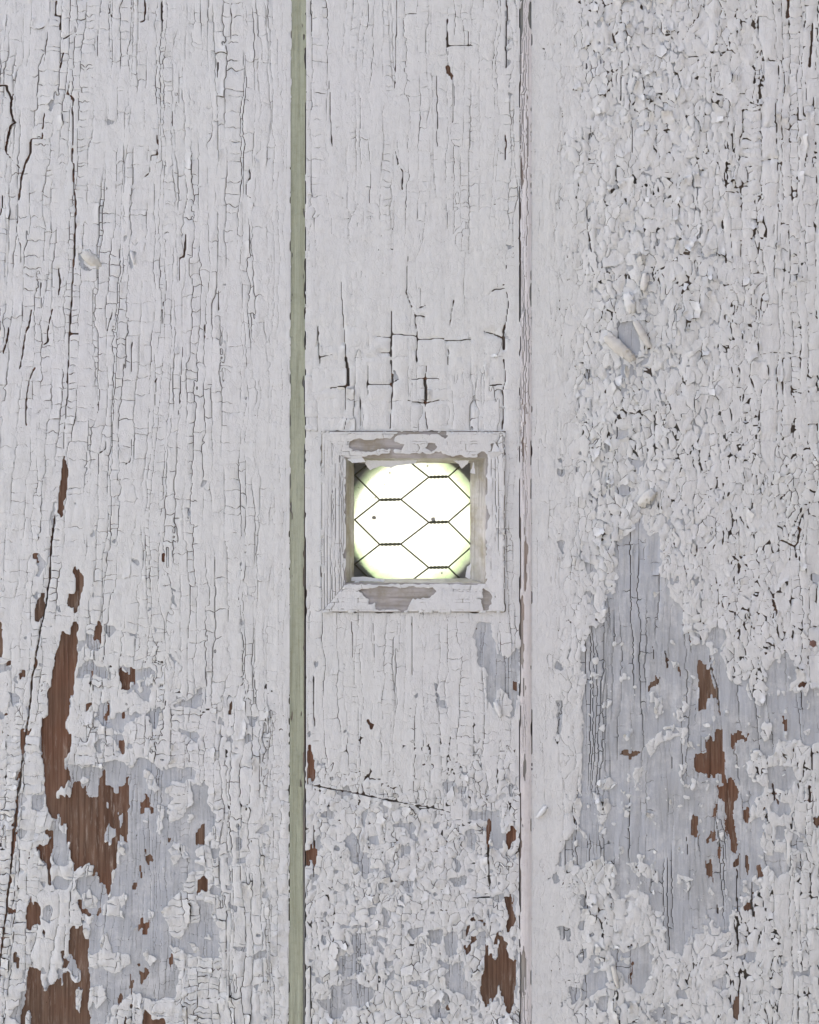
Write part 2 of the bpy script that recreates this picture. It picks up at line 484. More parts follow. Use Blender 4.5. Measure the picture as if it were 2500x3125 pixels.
GREY = poly('D1', """
225,165 245,175 268,220 262,260 230,310 205,318 220,260 215,205
520,80 545,35 550,60 540,85
655,80 680,85 672,112
765,215 810,205 822,235 805,250 785,220
1390,225 1412,220 1408,255
605,580 660,590 672,630 650,655 620,630
510,630 560,650 590,680 575,740 530,740 505,690
450,680 500,675 480,735 455,740
460,850 500,795 545,795 575,830 620,830 640,880 610,900 530,880 505,880 480,910 445,905
720,835 880,840 905,870 880,890 840,890 845,930 880,970 865,1040 830,1030 790,960 750,990 740,950 790,930
980,750 1000,760 1050,815 1020,800
1100,1020 1150,980 1175,950 1182,1060 1140,1075 1030,1075 1015,1060
590,1060 640,1020 640,1130 680,1140 680,1100 780,1110 850,1120 900,1080 940,1070 930,1170 900,1190 880,1170 870,1110 730,1150 720,1220 670,1190 600,1180 560,1130
1290,1120 1320,1180 1285,1160
1450,1110 1520,1120 1480,1180 1455,1170
1330,1240 1365,1250 1360,1275 1325,1270
1460,1220 1475,1250 1440,1280 1430,1250
1040,1190 1110,1215 1170,1230 1150,1280 1120,1260 1050,1225
50,990 110,985 105,1050 65,1070
0,1090 30,1110 20,1150 0,1130
150,1060 165,1070 155,1120
560,1290 600,1230 590,1300 600,1340 560,1330
660,1220 720,1240 700,1270 680,1300
740,1270 780,1290 750,1310
390,1410 450,1390 480,1440 570,1440 610,1430 620,1390 690,1370 760,1430 780,1430 810,1370 870,1380 910,1400 940,1440 985,1460 985,1540 400,1540
1110,1430 1145,1430 1145,1500 1115,1500
-20,815 30,820 70,850 30,850 -20,870
90,890 110,890 105,940 80,930
220,815 260,815 240,845
600,870 635,870 620,910
180,420 230,405 215,430
250,465 265,415 262,500 250,505
320,480 355,490 350,515
290,595 310,600 305,620
130,660 160,645 150,675
540,400 560,385 550,440
860,470 885,480 875,510
1005,370 1025,385 1015,400
1015,415 1030,425 1028,480 1015,470
1395,540 1415,560 1430,600 1400,585
905,590 920,620 905,640
750,640 775,645 760,665
""") + poly('C4', """
330,1480 330,1570 345,1580 320,1640 300,1620 300,1580
455,40 475,30 500,100 550,140 510,148 460,100
765,35 795,30 790,90 770,140 762,90
1310,220 1330,225 1320,265
1190,1370 1225,1370 1205,1400 1160,1410
1090,1520 1110,1530 1125,1570 1105,1590
430,1510 460,1510 445,1525
700,1500 715,1510 705,1520
520,1710 550,1665 548,1700 530,1720
""") + poly('C1', """
620,695 685,712 640,730 635,740
300,590 320,585 310,640 285,650
760,1465 800,1470 785,1510 770,1525
735,1385 750,1390 725,1425
""") + poly('D4', """
420,-10 780,-10 800,100 900,110 900,60 960,-10 1120,-10 1130,90 1215,90 1220,240 1275,260 1240,350 1150,480 1200,580 1100,600 1080,690 1010,750 940,830 970,870 1000,960 1060,990 1090,920 1160,800 1150,750 1240,850 1290,940 1270,1010 1280,1090 1190,1100 1120,1080 1000,1010 1010,1080 1050,1180 1030,1250 1030,1330 900,1350 780,1300 640,1400 540,1700 520,1400 530,1200 520,960 560,840 480,830 470,700 640,740 690,560 740,420 420,400
120,130 160,160 110,230 105,180
180,145 260,140 260,210 230,250 190,230
100,340 155,350 150,390 110,400
300,300 350,265 350,330 400,440 415,530 380,570 320,540 300,470
330,620 400,650 440,640 400,690 340,700 300,660
440,640 560,610 620,690 620,740 560,730 520,690 480,750 450,710
270,790 310,810 300,900 250,880 260,830
130,140 150,150 140,180
225,650 270,655 255,690
400,1060 440,1080 465,1200 440,1230 400,1160
330,1160 365,1160 365,1245 340,1240
240,1150 280,1200 310,1280 250,1290
60,1420 110,1380 130,1290 150,1300 130,1500 60,1440
400,-10 420,-10 420,90 400,90
130,1180 160,1160 155,1220 130,1230
1230,660 1300,690 1290,740 1230,720
1150,760 1240,780 1240,840 1180,830
1340,1030 1450,1040 1430,1065 1390,1060
1480,1080 1560,1040 1560,1080 1490,1130
1500,950 1530,960 1525,985 1495,975
1370,390 1410,380 1420,450 1380,470
1230,460 1290,450 1270,520 1235,510
1330,500 1355,490 1350,560 1330,550
1380,510 1430,505 1420,540 1385,545
1540,430 1560,430 1555,470
1530,710 1570,700 1565,740 1535,740
1310,670 1360,665 1350,700 1320,700
1340,760 1390,800 1380,830 1340,800
1510,350 1570,320 1570,360 1500,370
1480,1260 1510,1240 1500,1290
1530,1440 1550,1450 1535,1480
1370,320 1420,330 1400,355
870,400 905,470 930,520 900,500
""") + poly('D2', """
1175,190 1240,190 1255,280 1275,370 1340,400 1390,330 1405,390 1400,590 1380,740 1355,750 1370,680 1330,600 1290,560 1270,640 1245,700 1225,640 1220,480 1160,430 1160,300 1140,270 1150,230
910,535 930,540 925,590 950,640 985,650 985,695 915,680 920,620
790,630 825,590 815,640
195,430 225,415 228,460
355,815 400,825 385,840
170,820 195,820 180,860
215,1015 280,1015 265,1035
300,1090 325,1085 305,1120
960,1130 1035,1120 1005,1185 975,1165
1045,1155 1095,1160 1085,1200 1065,1190
1065,1220 1110,1240 1095,1270
1290,1190 1320,1195 1315,1240
1340,1160 1370,1130 1365,1230
1070,1055 1120,1060 1095,1085
290,1290 325,1295 310,1330 290,1325
490,1295 525,1300 500,1330
1120,1290 1160,1300 1280,1290 1280,1342 1110,1342
750,990 770,1000 755,1010
1050,600 1080,600 1065,612
385,430 400,440 392,465
1050,745 1070,740 1060,765
""") + poly('C2', """
1332,108 1370,122 1335,150
1320,215 1370,230 1328,260
1325,275 1368,292 1332,312
1332,340 1370,355 1335,400
1340,490 1365,500 1345,520
1340,545 1375,560 1350,575
1330,1430 1360,1440 1340,1470
1330,60 1345,75 1332,95
""") + poly('C5', """
705,760 725,770 748,825 705,835
1330,545 1395,560 1392,585
1405,540 1440,590 1410,580
""") + poly('D5', """
410,345 450,285 500,330 500,390 550,430 570,470 540,580 520,560 500,490 445,460 440,370
550,320 620,310 630,360 580,370
755,360 820,365 815,410 760,430
690,240 740,225 780,225 830,215 850,260 820,305 780,250 720,255
945,240 1000,215 975,280
1160,280 1215,265 1215,390 1175,370
1310,170 1360,150 1400,330 1390,380 1330,390 1310,300
750,580 790,590 840,590 840,665 780,650
555,595 580,590 580,635
610,600 660,595 630,650
670,480 695,475 690,530 665,520
915,470 960,480 935,520
1080,450 1125,450 1120,540 1090,530
1060,560 1170,560 1160,610 1080,630
640,770 680,770 690,870 655,860
560,750 600,740 605,790 565,790
440,780 500,800 470,815
720,740 760,720 795,750
470,700 510,710 490,735
450,910 520,905 560,1010 600,1040 520,1030 470,1080 510,1090 530,1140 470,1160 440,1180 370,1160 375,1080 410,1050 440,1060 470,1020 450,960
330,1250 420,1200 470,1190 510,1230 590,1240 570,1330 500,1370 430,1360 390,1430 330,1430 310,1400 220,1320 250,1330 330,1310
590,1080 620,1090 610,1150
650,1080 710,1080 690,1130
960,1070 1000,1075 1070,1110 1140,1090 1150,1200 1215,1240 1215,1340 1170,1310 1110,1270 1030,1230 1040,1170 1050,1130
1040,900 1100,900 1115,1000 1060,1060 1030,980
930,880 1015,890 1010,970 930,960
880,970 930,990 900,1030
805,890 900,860 880,920 830,950
930,1370 1000,1310 1010,1370 1060,1400 1040,1430 960,1440
230,1190 270,1180 270,1220
640,1190 680,1180 660,1225
225,340 270,290 250,350 280,380 240,385
1230,910 1280,890 1280,980 1230,1000
1330,680 1400,660 1380,730 1340,710
1290,760 1310,750 1300,850
300,170 330,145 340,175 320,195
520,160 550,155 530,250 515,220
330,235 355,240 340,250
1180,145 1220,180 1190,190
1130,60 1165,90 1150,115
1430,660 1475,680 1470,800 1450,760
1470,980 1485,1000 1475,1330 1460,1280
520,550 545,540 560,570
410,600 435,610 425,660
960,650 980,660 960,690
550,830 560,870 540,865
760,840 790,850 770,880
700,1330 690,1300 680,1290
190,1060 215,1070 205,1100
270,870 290,880 275,900
1190,1370 1210,1340 1220,1400
590,510 620,500 620,540
1360,580 1380,590 1370,620
820,1280 840,1270 830,1300
""") + poly('D3', """
710,100 740,60 755,150 840,150 850,250 850,380 880,400 900,500 965,540 975,640 960,700 1000,690 1010,760 1100,740 1110,690 1160,660 1200,680 1210,720 1170,780 1200,850 1230,960 1260,980 1320,960 1335,1080 1415,1085 1440,1000 1445,930 1450,880 1490,830 1550,815 1580,870 1600,950 1560,1010 1600,1030 1650,1000 1700,1000 1760,1000 1760,1300 1650,1320 1600,1280 1500,1290 1480,1330 1440,1400 1400,1330 1350,1340 1320,1440 1300,1560 410,1560 410,1180 420,1050 440,930 400,880 430,780 450,660 500,650 540,620 560,480 600,460 610,300 590,190 640,170 680,150
1440,1460 1480,1430 1570,1440 1600,1500 1560,1560 1440,1560
425,300 480,310 490,360 440,370
270,1065 305,1070 295,1240 270,1250
265,840 305,870 300,910 270,900
280,180 315,190 310,260 280,230
1680,360 1725,370 1720,430 1690,410
630,270 680,220 690,280
440,460 470,445 480,480 450,490
360,480 390,470 385,500
1040,390 1065,390 1060,430 1040,425
""") + poly('D6', """
410,-10 1350,-10 1330,50 1290,60 1310,100 1360,120 1400,180 1440,200 1370,240 1350,300 1330,400 1410,330 1480,260 1560,270 1560,340 1500,350 1440,300 1410,400 1400,520 1530,560 1560,650 1490,690 1440,620 1340,680 1390,740 1350,800 1250,870 1210,1000 1190,980 1130,900 1120,1000 1000,1000 970,1120 890,1080 880,980 860,880 800,860 780,800 740,760 680,750 630,800 590,760 610,700 590,620 520,560 450,600 420,640 350,590 260,640 290,700 270,720 240,700 300,540 320,470 400,420 410,300
580,1090 690,1090 780,1050 800,1130 790,1230 740,1330 690,1300 640,1230 600,1180
430,1230 540,1200 570,1280 500,1310 410,1380 410,1300
1130,1260 1210,1240 1215,1290 1180,1310 1135,1290
1130,1100 1230,1090 1180,1140
1285,1120 1380,1100 1370,1160 1290,1140
940,1310 990,1310 990,1350 945,1345
820,1410 900,1400 910,1520 830,1520
280,960 350,960 340,1040 300,1030
500,1340 560,1340 550,1430 510,1430
1440,80 1570,70 1560,150 1450,160
1580,440 1640,470 1640,540 1570,520
1600,590 1640,600 1620,680 1590,650
340,1290 400,1290 400,1350 350,1400
1580,1210 1670,1200 1660,1230 1590,1230
1460,1290 1490,1320 1465,1340
1480,400 1540,410 1530,480 1490,480
380,1130 430,1060 440,1130 400,1170
1520,1160 1550,1150 1540,1190
""") + poly('C6', """
605,430 690,420 735,560 715,605 640,570 605,520
715,290 770,285 775,340 730,320
755,160 785,155 775,250 745,240
730,630 790,620 780,650 735,665
680,660 700,665 712,715 675,705
820,690 850,680 835,730
600,1020 660,1015 670,1050 610,1075
530,1090 570,1120 550,1150
665,1180 770,1195 720,1230 670,1210
720,1450 790,1385 830,1410 780,1450
430,680 455,690 450,740 425,720
275,1190 310,1180 300,1215
275,1240 310,1240 310,1280 280,1280
370,1225 400,1225 390,1260 370,1255
385,1140 410,1150 405,1170
660,90 690,120 670,150
590,1350 640,1330 720,1360 640,1390
690,850 705,850 700,865
700,1560 740,1510 755,1590 700,1640 650,1640
""") + poly('C3', """
490,90 530,130 520,160 495,130
420,360 440,330 430,390
755,150 780,155 765,180
490,1270 520,1260 500,1310
440,1215 465,1220 455,1245
820,1340 845,1330 830,1380
1060,1250 1078,1250 1072,1330 1060,1320
515,330 540,330 520,365
500,230 520,240 515,265
440,740 465,740 455,785
900,345 925,350 925,370
""")

COVER = poly('D1', """
440,1050 480,1000 500,1060 470,1180 420,1150
470,1200 560,1190 560,1300 500,1420 400,1390 430,1300
800,900 840,900 835,1000 810,970
""") + poly('D4', """
470,40 520,50 520,80 475,75
330,70 400,55 415,150 330,145
835,0 880,-10 905,60 930,110 915,150 870,110
920,200 965,210 950,300 960,340 940,400 920,350
985,470 1020,410 1080,450 1110,520 1050,520 1015,555
990,60 1120,60 1130,190 1060,290 990,300 970,240 1010,160 960,140
710,450 745,455 735,500 712,495
600,800 660,740 750,730 740,790 710,800 735,870 650,850 600,860
870,815 905,815 900,865 872,860
1100,620 1150,600 1160,700 1090,740 1060,690
1000,770 1090,720 1160,780 1170,900 1080,900 1010,990 960,850
1095,1010 1130,1010 1180,1050 1130,1060
1200,980 1225,945 1235,990
840,1060 870,1045 880,1090 925,1105 880,1145 840,1110
580,1000 620,940 650,1060 760,1070 760,1130 680,1190 600,1160 520,1150 520,1080 600,1050
520,1270 610,1260 630,1330 550,1410 515,1380
660,1420 740,1400 830,1420 840,1470 760,1480 690,1460
775,1310 830,1300 820,1380 780,1360
860,1420 960,1340 940,1460 880,1460
470,720 520,710 570,760 560,800 500,810
840,280 870,280 860,310 840,305
930,555 970,570 960,595
310,520 340,560 400,580 480,570 540,560 460,620 360,620
200,420 240,390 290,400 270,470 220,450
240,1200 280,1190 280,1270 250,1270
770,915 810,920 805,945 775,940
1090,260 1130,260 1110,310 1092,300
1140,520 1250,520 1240,560 1150,550
""") + poly('D3', """
820,1040 855,1045 860,1130 830,1185 810,1120
910,1130 960,1110 975,1030 1000,1060 1000,1100 960,1150 1000,1180 940,1190
860,1205 990,1210 1000,1260 1020,1350 960,1300 930,1275 840,1300 800,1390 755,1310 820,1265
1365,1350 1400,1335 1470,1400 1430,1490 1370,1500 1350,1440
470,820 500,830 495,870 475,870
530,1080 590,1060 570,1110 530,1110
895,735 925,730 925,755 898,755
905,850 945,850 940,880 910,885
1000,845 1020,848 1010,870
1410,1190 1465,1185 1460,1240 1440,1290 1400,1270
1310,1190 1345,1190 1340,1210
1640,1230 1680,1220 1670,1280
950,1410 1000,1430 960,1540
700,1480 740,1430 760,1480 720,1510
1100,740 1130,730 1145,800 1120,820
460,900 510,920 500,950 455,940
1565,980 1620,950 1610,1010 1570,1015
1650,1060 1670,1040 1680,1110 1660,1135
780,1040 810,1010 820,1070 790,1075
640,1250 700,1230 690,1280 660,1300
500,1230 540,1190 530,1250
""") + poly('D6', """
500,150 560,130 610,170 580,200 520,200 490,180
480,230 570,250 565,330 540,380 545,440 510,465 500,380 490,320
630,590 700,610 780,610 830,600 850,700 810,720 760,680 720,680 690,640
955,60 990,40 1005,70 970,130 1000,170 1060,140 1060,170 1010,210 960,160
1150,455 1195,420 1195,485 1170,480
750,310 830,340 800,360 760,350
940,510 970,530 960,570 945,560
935,655 1020,690 1000,720 940,715
640,300 690,300 670,350 640,360
1280,785 1345,790 1340,825 1290,820
400,425 430,430 440,465 415,460
1230,865 1265,865 1260,900
700,60 760,80 740,150 700,180
880,250 900,240 900,290
1270,480 1295,470 1290,500
1410,530 1480,520 1470,560 1430,560
1430,240 1470,400 1420,420 1400,330
""")

# wide dark splits: view, width in px, points
SPLITS = []
def split(view, width, txt):
    for p in poly(view, txt):
        SPLITS.append((width, p))
split('C1', 5.0, """
-100,505 45,500 45,530 70,580 60,630 75,700 90,718 65,735 50,800 35,885
185,810 180,890 150,960 130,1030 120,1100 110,1170
""")
split('C1', 4.0, """
395,545 435,580 422,650 430,720 425,950 435,960 432,1100 445,1180 440,1350 437,1533
330,0 325,90 358,95 352,175
260,660 255,720 250,810
850,0 850,120 820,130
370,310 355,400
18,1140 5,1260
1085,1370 1085,1500 1055,1510
922,790 922,910
""")
split('C1', 2.6, """
35,885 40,900 130,1000
110,1170 100,1350 125,1470 120,1540
185,812 250,812
640,0 640,50 655,100
945,0 950,190
280,180 270,290 262,360
440,150 440,190 400,210 370,230
575,205 570,330
922,910 885,910 875,1010 835,1045
1355,0 1355,230
1275,360 1275,460
1010,650 1010,740
1460,990 1462,1040 1442,1080 1440,1140 1470,1160
410,470 400,540
""")
split('C4', 4.0, """
437,0 425,250 415,420 405,570
185,375 170,470 150,510 135,640 115,720
310,370 285,460 280,560 255,580
205,710 180,760 160,860 150,1020 155,1050
50,475 40,550 20,630
345,130 355,200 345,290
""")
split('C4', 2.6, """
405,570 395,900 380,1050 370,1240
240,210 240,360
975,200 970,320 955,330 950,460
1080,0 1080,65 1050,75 1050,210
1280,260 1280,380
1070,590 1060,740 1045,990
920,770 905,950
585,840 575,980
660,370 630,500
1200,460 1195,570
775,560 770,740
1215,810 1245,812
410,515 460,515
620,1140 615,1190 580,1220 580,1340
770,1130 765,1260 735,1280
""")
split('D1', 4.5, """
320,-50 300,130 290,330 265,500 240,600 215,740 190,900 175,1080 150,1230 125,1450 118,1540
""")
split('D4', 4.5, """
120,0 105,150 90,300 75,430 60,600 45,730 35,850 15,1000 0,1150 -30,1500
""")
split('C5', 6.0, """
420,690 430,780 432,865
905,830 912,900 915,960
1400,500 1395,560 1395,640
705,800 705,870
""")
split('C5', 3.0, """
325,880 440,865
415,870 420,1080 405,1140
705,400 700,560 700,740 705,870 700,1020 690,1135
745,825 705,850
920,745 905,830
915,960 905,1010 920,1135
790,290 845,430 860,560 855,720
1410,280 1425,380 1415,440 1395,560
1395,700 1405,840 1385,900 1395,1000 1385,1140
1270,530 1330,545 1395,575
1300,300 1340,270 1400,265
1300,865 1385,860
245,500 255,730
840,430 910,440
""")
split('C5', 2.2, """
800,60 790,290
860,580 1015,575 1040,590 1200,580
820,830 900,820 1000,825
800,960 905,975 1000,955
250,690 340,675
600,560 695,570
560,860 700,860
630,665 695,660
555,740 550,930
1085,330 1060,500
390,220 400,480 420,690
700,545 860,560
860,390 910,370
505,930 510,1120
1050,640 1050,740
""")
split('C2', 2.4, """
690,0 690,130 680,520
990,110 990,400
1022,450 1022,720
925,440 930,860
300,470 300,600 310,860
680,870 705,970 725,1000 725,1115
985,270 1145,265
1110,180 1110,270
320,1130 390,1165
740,85 805,80
210,540 275,550
190,0 195,190
985,280 985,110
""")
split('C2', 4.0, """
1335,0 1340,110 1330,150 1330,250 1335,400
1330,790 1325,940
""")
split('D2', 3.0, """
200,1143 400,1180 500,1200 620,1225 750,1250
205,500 205,700 215,800
""")
split('D2', 2.0, """
750,1250 900,1275 1000,1300
500,1200 485,1130 550,1060
430,180 435,400
555,190 560,400
780,150 780,500
1220,500 1225,700
""")
split('D5', 3.0, """
220,240 220,560
200,1110 205,1470
1300,360 1305,620
1200,690 1310,690
""")
split('C3', 5.0, """
1690,130 1690,200 1680,260 1672,370
1555,0 1545,100
""")
split('C3', 3.0, """
690,700 690,850
630,330 625,560
745,430 760,560
435,1160 440,1260 465,1400
1650,450 1655,560
1240,740 1250,840
""")
split('D3', 4.0, """
1520,180 1590,215 1605,190 1620,110
1590,215 1600,275
1470,510 1490,590
1120,820 1130,900 1165,1000 1175,1150
805,770 812,860
870,790 890,880
""")
split('D6', 5.0, """
1270,640 1268,760 1275,870
1355,710 1350,820 1360,900
1470,170 1480,260
1670,180 1675,270
1160,840 1165,890
""")
split('D6', 3.0, """
1275,900 1275,1100
990,460 1000,560
1290,1190 1280,1340
430,740 430,850
910,20 910,80
1160,400 1175,520
""")

# ------------------------------------------------------------------ raster of the painted face
R = 3.125                        # one cell of the raster is about one pixel of the finished picture
U0, U1, V0, V1 = -62.5, 2562.5, -62.5, 3187.5
NW, NH = round((U1 - U0) / R), round((V1 - V0) / R)
uu = (U0 + (np.arange(NW) + 0.5) * R).astype(np.float32)
vv = (V0 + (np.arange(NH) + 0.5) * R).astype(np.float32)
UG, VG = np.meshgrid(uu, vv)

def lat(px, py, seed, smooth=True):
    """Value noise 0..1 on the raster, lattice px by py photograph pixels."""
    rng = np.random.default_rng(seed)
    x, y = (uu - U0) / px, (vv - V0) / py
    ix, iy = x.astype(int), y.astype(int)
    g = rng.random((iy.max() + 2, ix.max() + 2)).astype(np.float32)
    fx, fy = (x - ix).astype(np.float32), (y - iy).astype(np.float32)
    fx, fy = fx * fx * (3 - 2 * fx), fy * fy * (3 - 2 * fy)
    row = g[:, ix] * (1 - fx) + g[:, ix + 1] * fx
    return row[iy] * (1 - fy)[:, None] + row[iy + 1] * fy[:, None]

def fbm(px, py, seed, octv=3, gain=0.55):
    out, a, s = 0, 1.0, 0.0
    for k in range(octv):
        out = out + a * lat(px / 2 ** k, py / 2 ** k, seed + 17 * k)
        s += a
        a *= gain
    return out / s - 0.5

def sstep(a, b, x):
    t = np.clip((x - a) / (b - a), 0, 1)
    return t * t * (3 - 2 * t)

def fill(mask, polys, value=True):
    for P in polys:
        x, y = (P[:, 0] - U0) / R - 0.5, (P[:, 1] - V0) / R - 0.5
        i0, i1 = max(int(x.min()), 0), min(int(x.max()) + 2, NW)
        j0, j1 = max(int(y.min()), 0), min(int(y.max()) + 2, NH)
        if i0 >= i1 or j0 >= j1:
            continue
        X, Y = np.meshgrid(np.arange(i0, i1), np.arange(j0, j1))
        ins = np.zeros(X.shape, bool)
        n = len(x)
        for a in range(n):
            b = (a + 1) % n
            if y[a] == y[b]:
                continue
            c = (y[a] > Y) != (y[b] > Y)
            ins ^= c & (X < (x[b] - x[a]) * (Y - y[a]) / (y[b] - y[a]) + x[a])
        mask[j0:j1, i0:i1][ins] = value

def strokes(mask, items, jag, widths=None):
    for w, P in items:
        for a, b in zip(P[:-1], P[1:]):
            m = w + 4
            i0, i1 = int((min(a[0], b[0]) - m - U0) / R), int((max(a[0], b[0]) + m - U0) / R) + 1
            j0, j1 = int((min(a[1], b[1]) - m - V0) / R), int((max(a[1], b[1]) + m - V0) / R) + 1
            i0, j0, i1, j1 = max(i0, 0), max(j0, 0), min(i1, NW), min(j1, NH)
            if i0 >= i1 or j0 >= j1:
                continue
            X = UG[j0:j1, i0:i1] + jag[j0:j1, i0:i1]
            Y = VG[j0:j1, i0:i1]
            d = b - a
            t = np.clip(((X - a[0]) * d[0] + (Y - a[1]) * d[1]) / max(d @ d, 1e-6), 0, 1)
            dist = np.hypot(X - a[0] - t * d[0], Y - a[1] - t * d[1])
            hit = dist < max(w * 0.5, 0.53 * R)
            mask[j0:j1, i0:i1] |= hit
            if widths is not None:
                widths[j0:j1, i0:i1][hit] = w

def warp_take(mask, du, dv):
    i = np.clip(((UG + du - U0) / R).astype(int), 0, NW - 1)
    j = np.clip(((VG + dv - V0) / R).astype(int), 0, NH - 1)
    return mask[j, i]

# window measures (photograph px): outer edge of the trim, inner edge of its face, daylight opening
WO = (982.0, 1540.0, 1317.0, 1868.0)
WI = (1056.0, 1482.0, 1398.0, 1780.0)
WG = (1078.0, 1438.0, 1411.0, 1769.0)

# zones of the face
edge1 = fbm(30, 24, 5, 3) * 9
edge2 = fbm(30, 60, 6, 3) * 5
tilt = -0.0024 * (VG - 1500)
zone = np.zeros((NH, NW), np.int8)
gL, gR = 886 + tilt, 929 + tilt
edge3 = fbm(30, 90, 7, 3) * 5
zone[UG + edge1 < gL - 1] = 1
zone[(UG + edge3 > gL - 0.5) & (UG + edge2 < gR) & (zone == 0)] = 2
zone[(UG + edge1 * 0.6 > gR + 2.5 + 4.5 * sstep(1500, 1800, VG)) & (UG + edge2 < 1586)] = 3
zone[(UG + edge3 > 1589) & (UG + edge2 * 0.6 < 1621) & (zone == 0)] = 4
zone[(UG + edge3 > 1622.5) & (zone == 0)] = 5
jx, jy = fbm(26, 26, 8, 3) * 7, fbm(26, 26, 9, 3) * 7
inwin = (UG + jx > WO[0] - 1) & (UG + jx < WO[1] + 1) & (VG + jy > WO[2] - 1) & (VG + jy < WO[3] + 1)
zone[inwin] = 0
# trim faces split along the mitres
face = (UG - jy * 0.6 > WO[0] + 1) & (UG - jy * 0.6 < WO[1] - 1) & (VG - jx * 0.6 > WO[2] + 1) & (VG - jx * 0.6 < WO[3] - 1) & inwin & ~((UG > WI[0]) & (UG < WI[1]) & (VG > WI[2]) & (VG < WI[3]))
tl = (UG - WO[0]) / (WI[0] - WO[0]); tr = (WO[1] - UG) / (WO[1] - WI[1])
tt = (VG - WO[2]) / (WI[2] - WO[2]); tb = (WO[3] - VG) / (WO[3] - WI[3])
mn = np.minimum(np.minimum(tl, tr), np.minimum(tt, tb))
for k, t in ((6, tl), (7, tt), (8, tr), (9, tb)):
    zone[face & (t == mn)] = k

# ---- labels: columns of cracked paint along the grain, cut across; or rounded curled cells
def columns(width, height, seed, wander=1.0, shear=0.0, across=False, jag=1.0):
    A, B = (VG, UG) if across else (UG, VG)
    def nz(px, py, sd, o=2):
        return fbm(py, px, sd, o) if across else fbm(px, py, sd, o)
    rng = np.random.default_rng(seed)
    Uw = A + shear + wander * (nz(90, 420, seed + 1) * 40 + nz(16, 110, seed + 2) * width * 0.9) + jag * nz(10, 14, seed + 3) * 7
    lo, hi = float(Uw.min()) - 50, float(Uw.max()) + 50
    br = lo + np.cumsum(width * rng.choice([0.45, 0.7, 1.0, 1.3, 1.9], int((hi - lo) / width * 1.5) + 20))
    c = np.searchsorted(br, Uw.ravel()).reshape(Uw.shape).astype(np.int32)
    n = len(br) + 2
    hh = (height * rng.choice([0.5, 0.8, 1.2, 2.0], n)).astype(np.float32)
    off = (rng.random(n) * 4000 + 2000).astype(np.float32)
    t = (B + nz(14, 60, seed + 4) * 16 + nz(9, 9, seed + 5) * 6 * jag + off[c]) / hh[c]
    it = t.astype(np.int32)
    J = (0.12 + 0.76 * rng.random((n, 256))).astype(np.float32)
    r = it + (t - it > J[c, it % 256])
    return (c.astype(np.int64) << 20) + r

def cells(cw, ch, seed, warp=8.0):
    rng = np.random.default_rng(seed)
    X = (UG + fbm(40, 60, seed + 1) * 2 * warp + fbm(12, 12, seed + 2) * warp) / cw
    Y = (VG + fbm(40, 60, seed + 3) * 2 * warp + fbm(12, 12, seed + 4) * warp) / ch
    X, Y = X + 40, Y + 40
    ix, iy = np.floor(X).astype(np.int32), np.floor(Y).astype(np.int32)
    n, k = int(iy.max()) + 3, int(ix.max()) + 3
    jx, jy = rng.random((n, k)).astype(np.float32), rng.random((n, k)).astype(np.float32)
    best = np.full(X.shape, 1e9, np.float32)
    lab = np.zeros(X.shape, np.int64)
    for dy in (-1, 0, 1):
        for dx in (-1, 0, 1):
            cx, cy = ix + dx, iy + dy
            d = (cx + jx[cy, cx] - X) ** 2 + (cy + jy[cy, cx] - Y) ** 2
            m = d < best
            best[m] = d[m]
            lab[m] = ((cx.astype(np.int64) << 20) + cy)[m]
    return lab

BIG = 1 << 44
shL = 0.085 * (VG - 1500) * sstep(760, 120, UG)
shR = -0.05 * (VG - 2000) * sstep(1900, 2400, UG) * sstep(1500, 2400, VG)
lab = np.zeros((NH, NW), np.int64)
L1 = columns(25, 50, 100, 1.15, shL, jag=1.3)
L1b = columns(24, 40, 130, 1.1, shL, jag=1.5)
low = VG + fbm(160, 160, 41) * 420 + fbm(40, 50, 45, 3) * 420
m = zone == 1
lab[m] = (L1 + BIG)[m]
m = (zone == 1) & (low > 2150)
lab[m] = (L1b + 2 * BIG)[m]
L3 = columns(23, 52, 200, 1.1, jag=1.2)
L3b = cells(25, 34, 230, 14)
L3big = cells(44, 56, 235, 16)
L3b = np.where(fbm(50, 60, 236, 3) > 0.10, L3big + (1 << 50), L3b)
del L3big
L3c = columns(75, 95, 250, 1.1, jag=1.3)
m = zone == 3
lab[m] = (L3 + 3 * BIG)[m]
m = (zone == 3) & (VG + fbm(120, 90, 43) * 260 + fbm(40, 50, 46, 3) * 380 > 720) & (VG < 1317)
lab[m] = (L3c + 4 * BIG)[m]
m = (zone == 3) & (low > 2430)
lab[m] = (L3b + 5 * BIG)[m]
m = zone == 2
lab[m] = (columns(30, 500, 300, 0.3) + 6 * BIG)[m]
m = zone == 4
lab[m] = (columns(13, 130, 400, 0.5) + 7 * BIG)[m]
L5 = cells(22, 36, 500, 15)
L5big = cells(40, 70, 510, 20)
L5 = np.where(fbm(60, 90, 515, 3) > 0.06, L5big + (1 << 50), L5)
del L5big
L5b = columns(38, 90, 530, 1.2, jag=1.4)
L5c = columns(28, 46, 560, 1.2, shR, jag=1.8)
m = zone == 5
lab[m] = (L5 + 8 * BIG)[m]
m = (zone == 5) & (UG + fbm(50, 120, 51, 3) * 220 < 1705)
lab[m] = (L5b + 9 * BIG)[m]
m = (zone == 5) & (UG + fbm(120, 300, 52) * 340 + 0.10 * (1500 - VG) * (VG < 2000) > 2400)
lab[m] = (L5c + 10 * BIG)[m]
Lv = columns(11, 150, 600, 0.35, jag=0.5)
Lh = columns(12, 110, 630, 0.35, across=True, jag=0.5)
for k in (6, 8):
    lab[zone == k] = (Lv + (10 + k) * BIG)[zone == k]
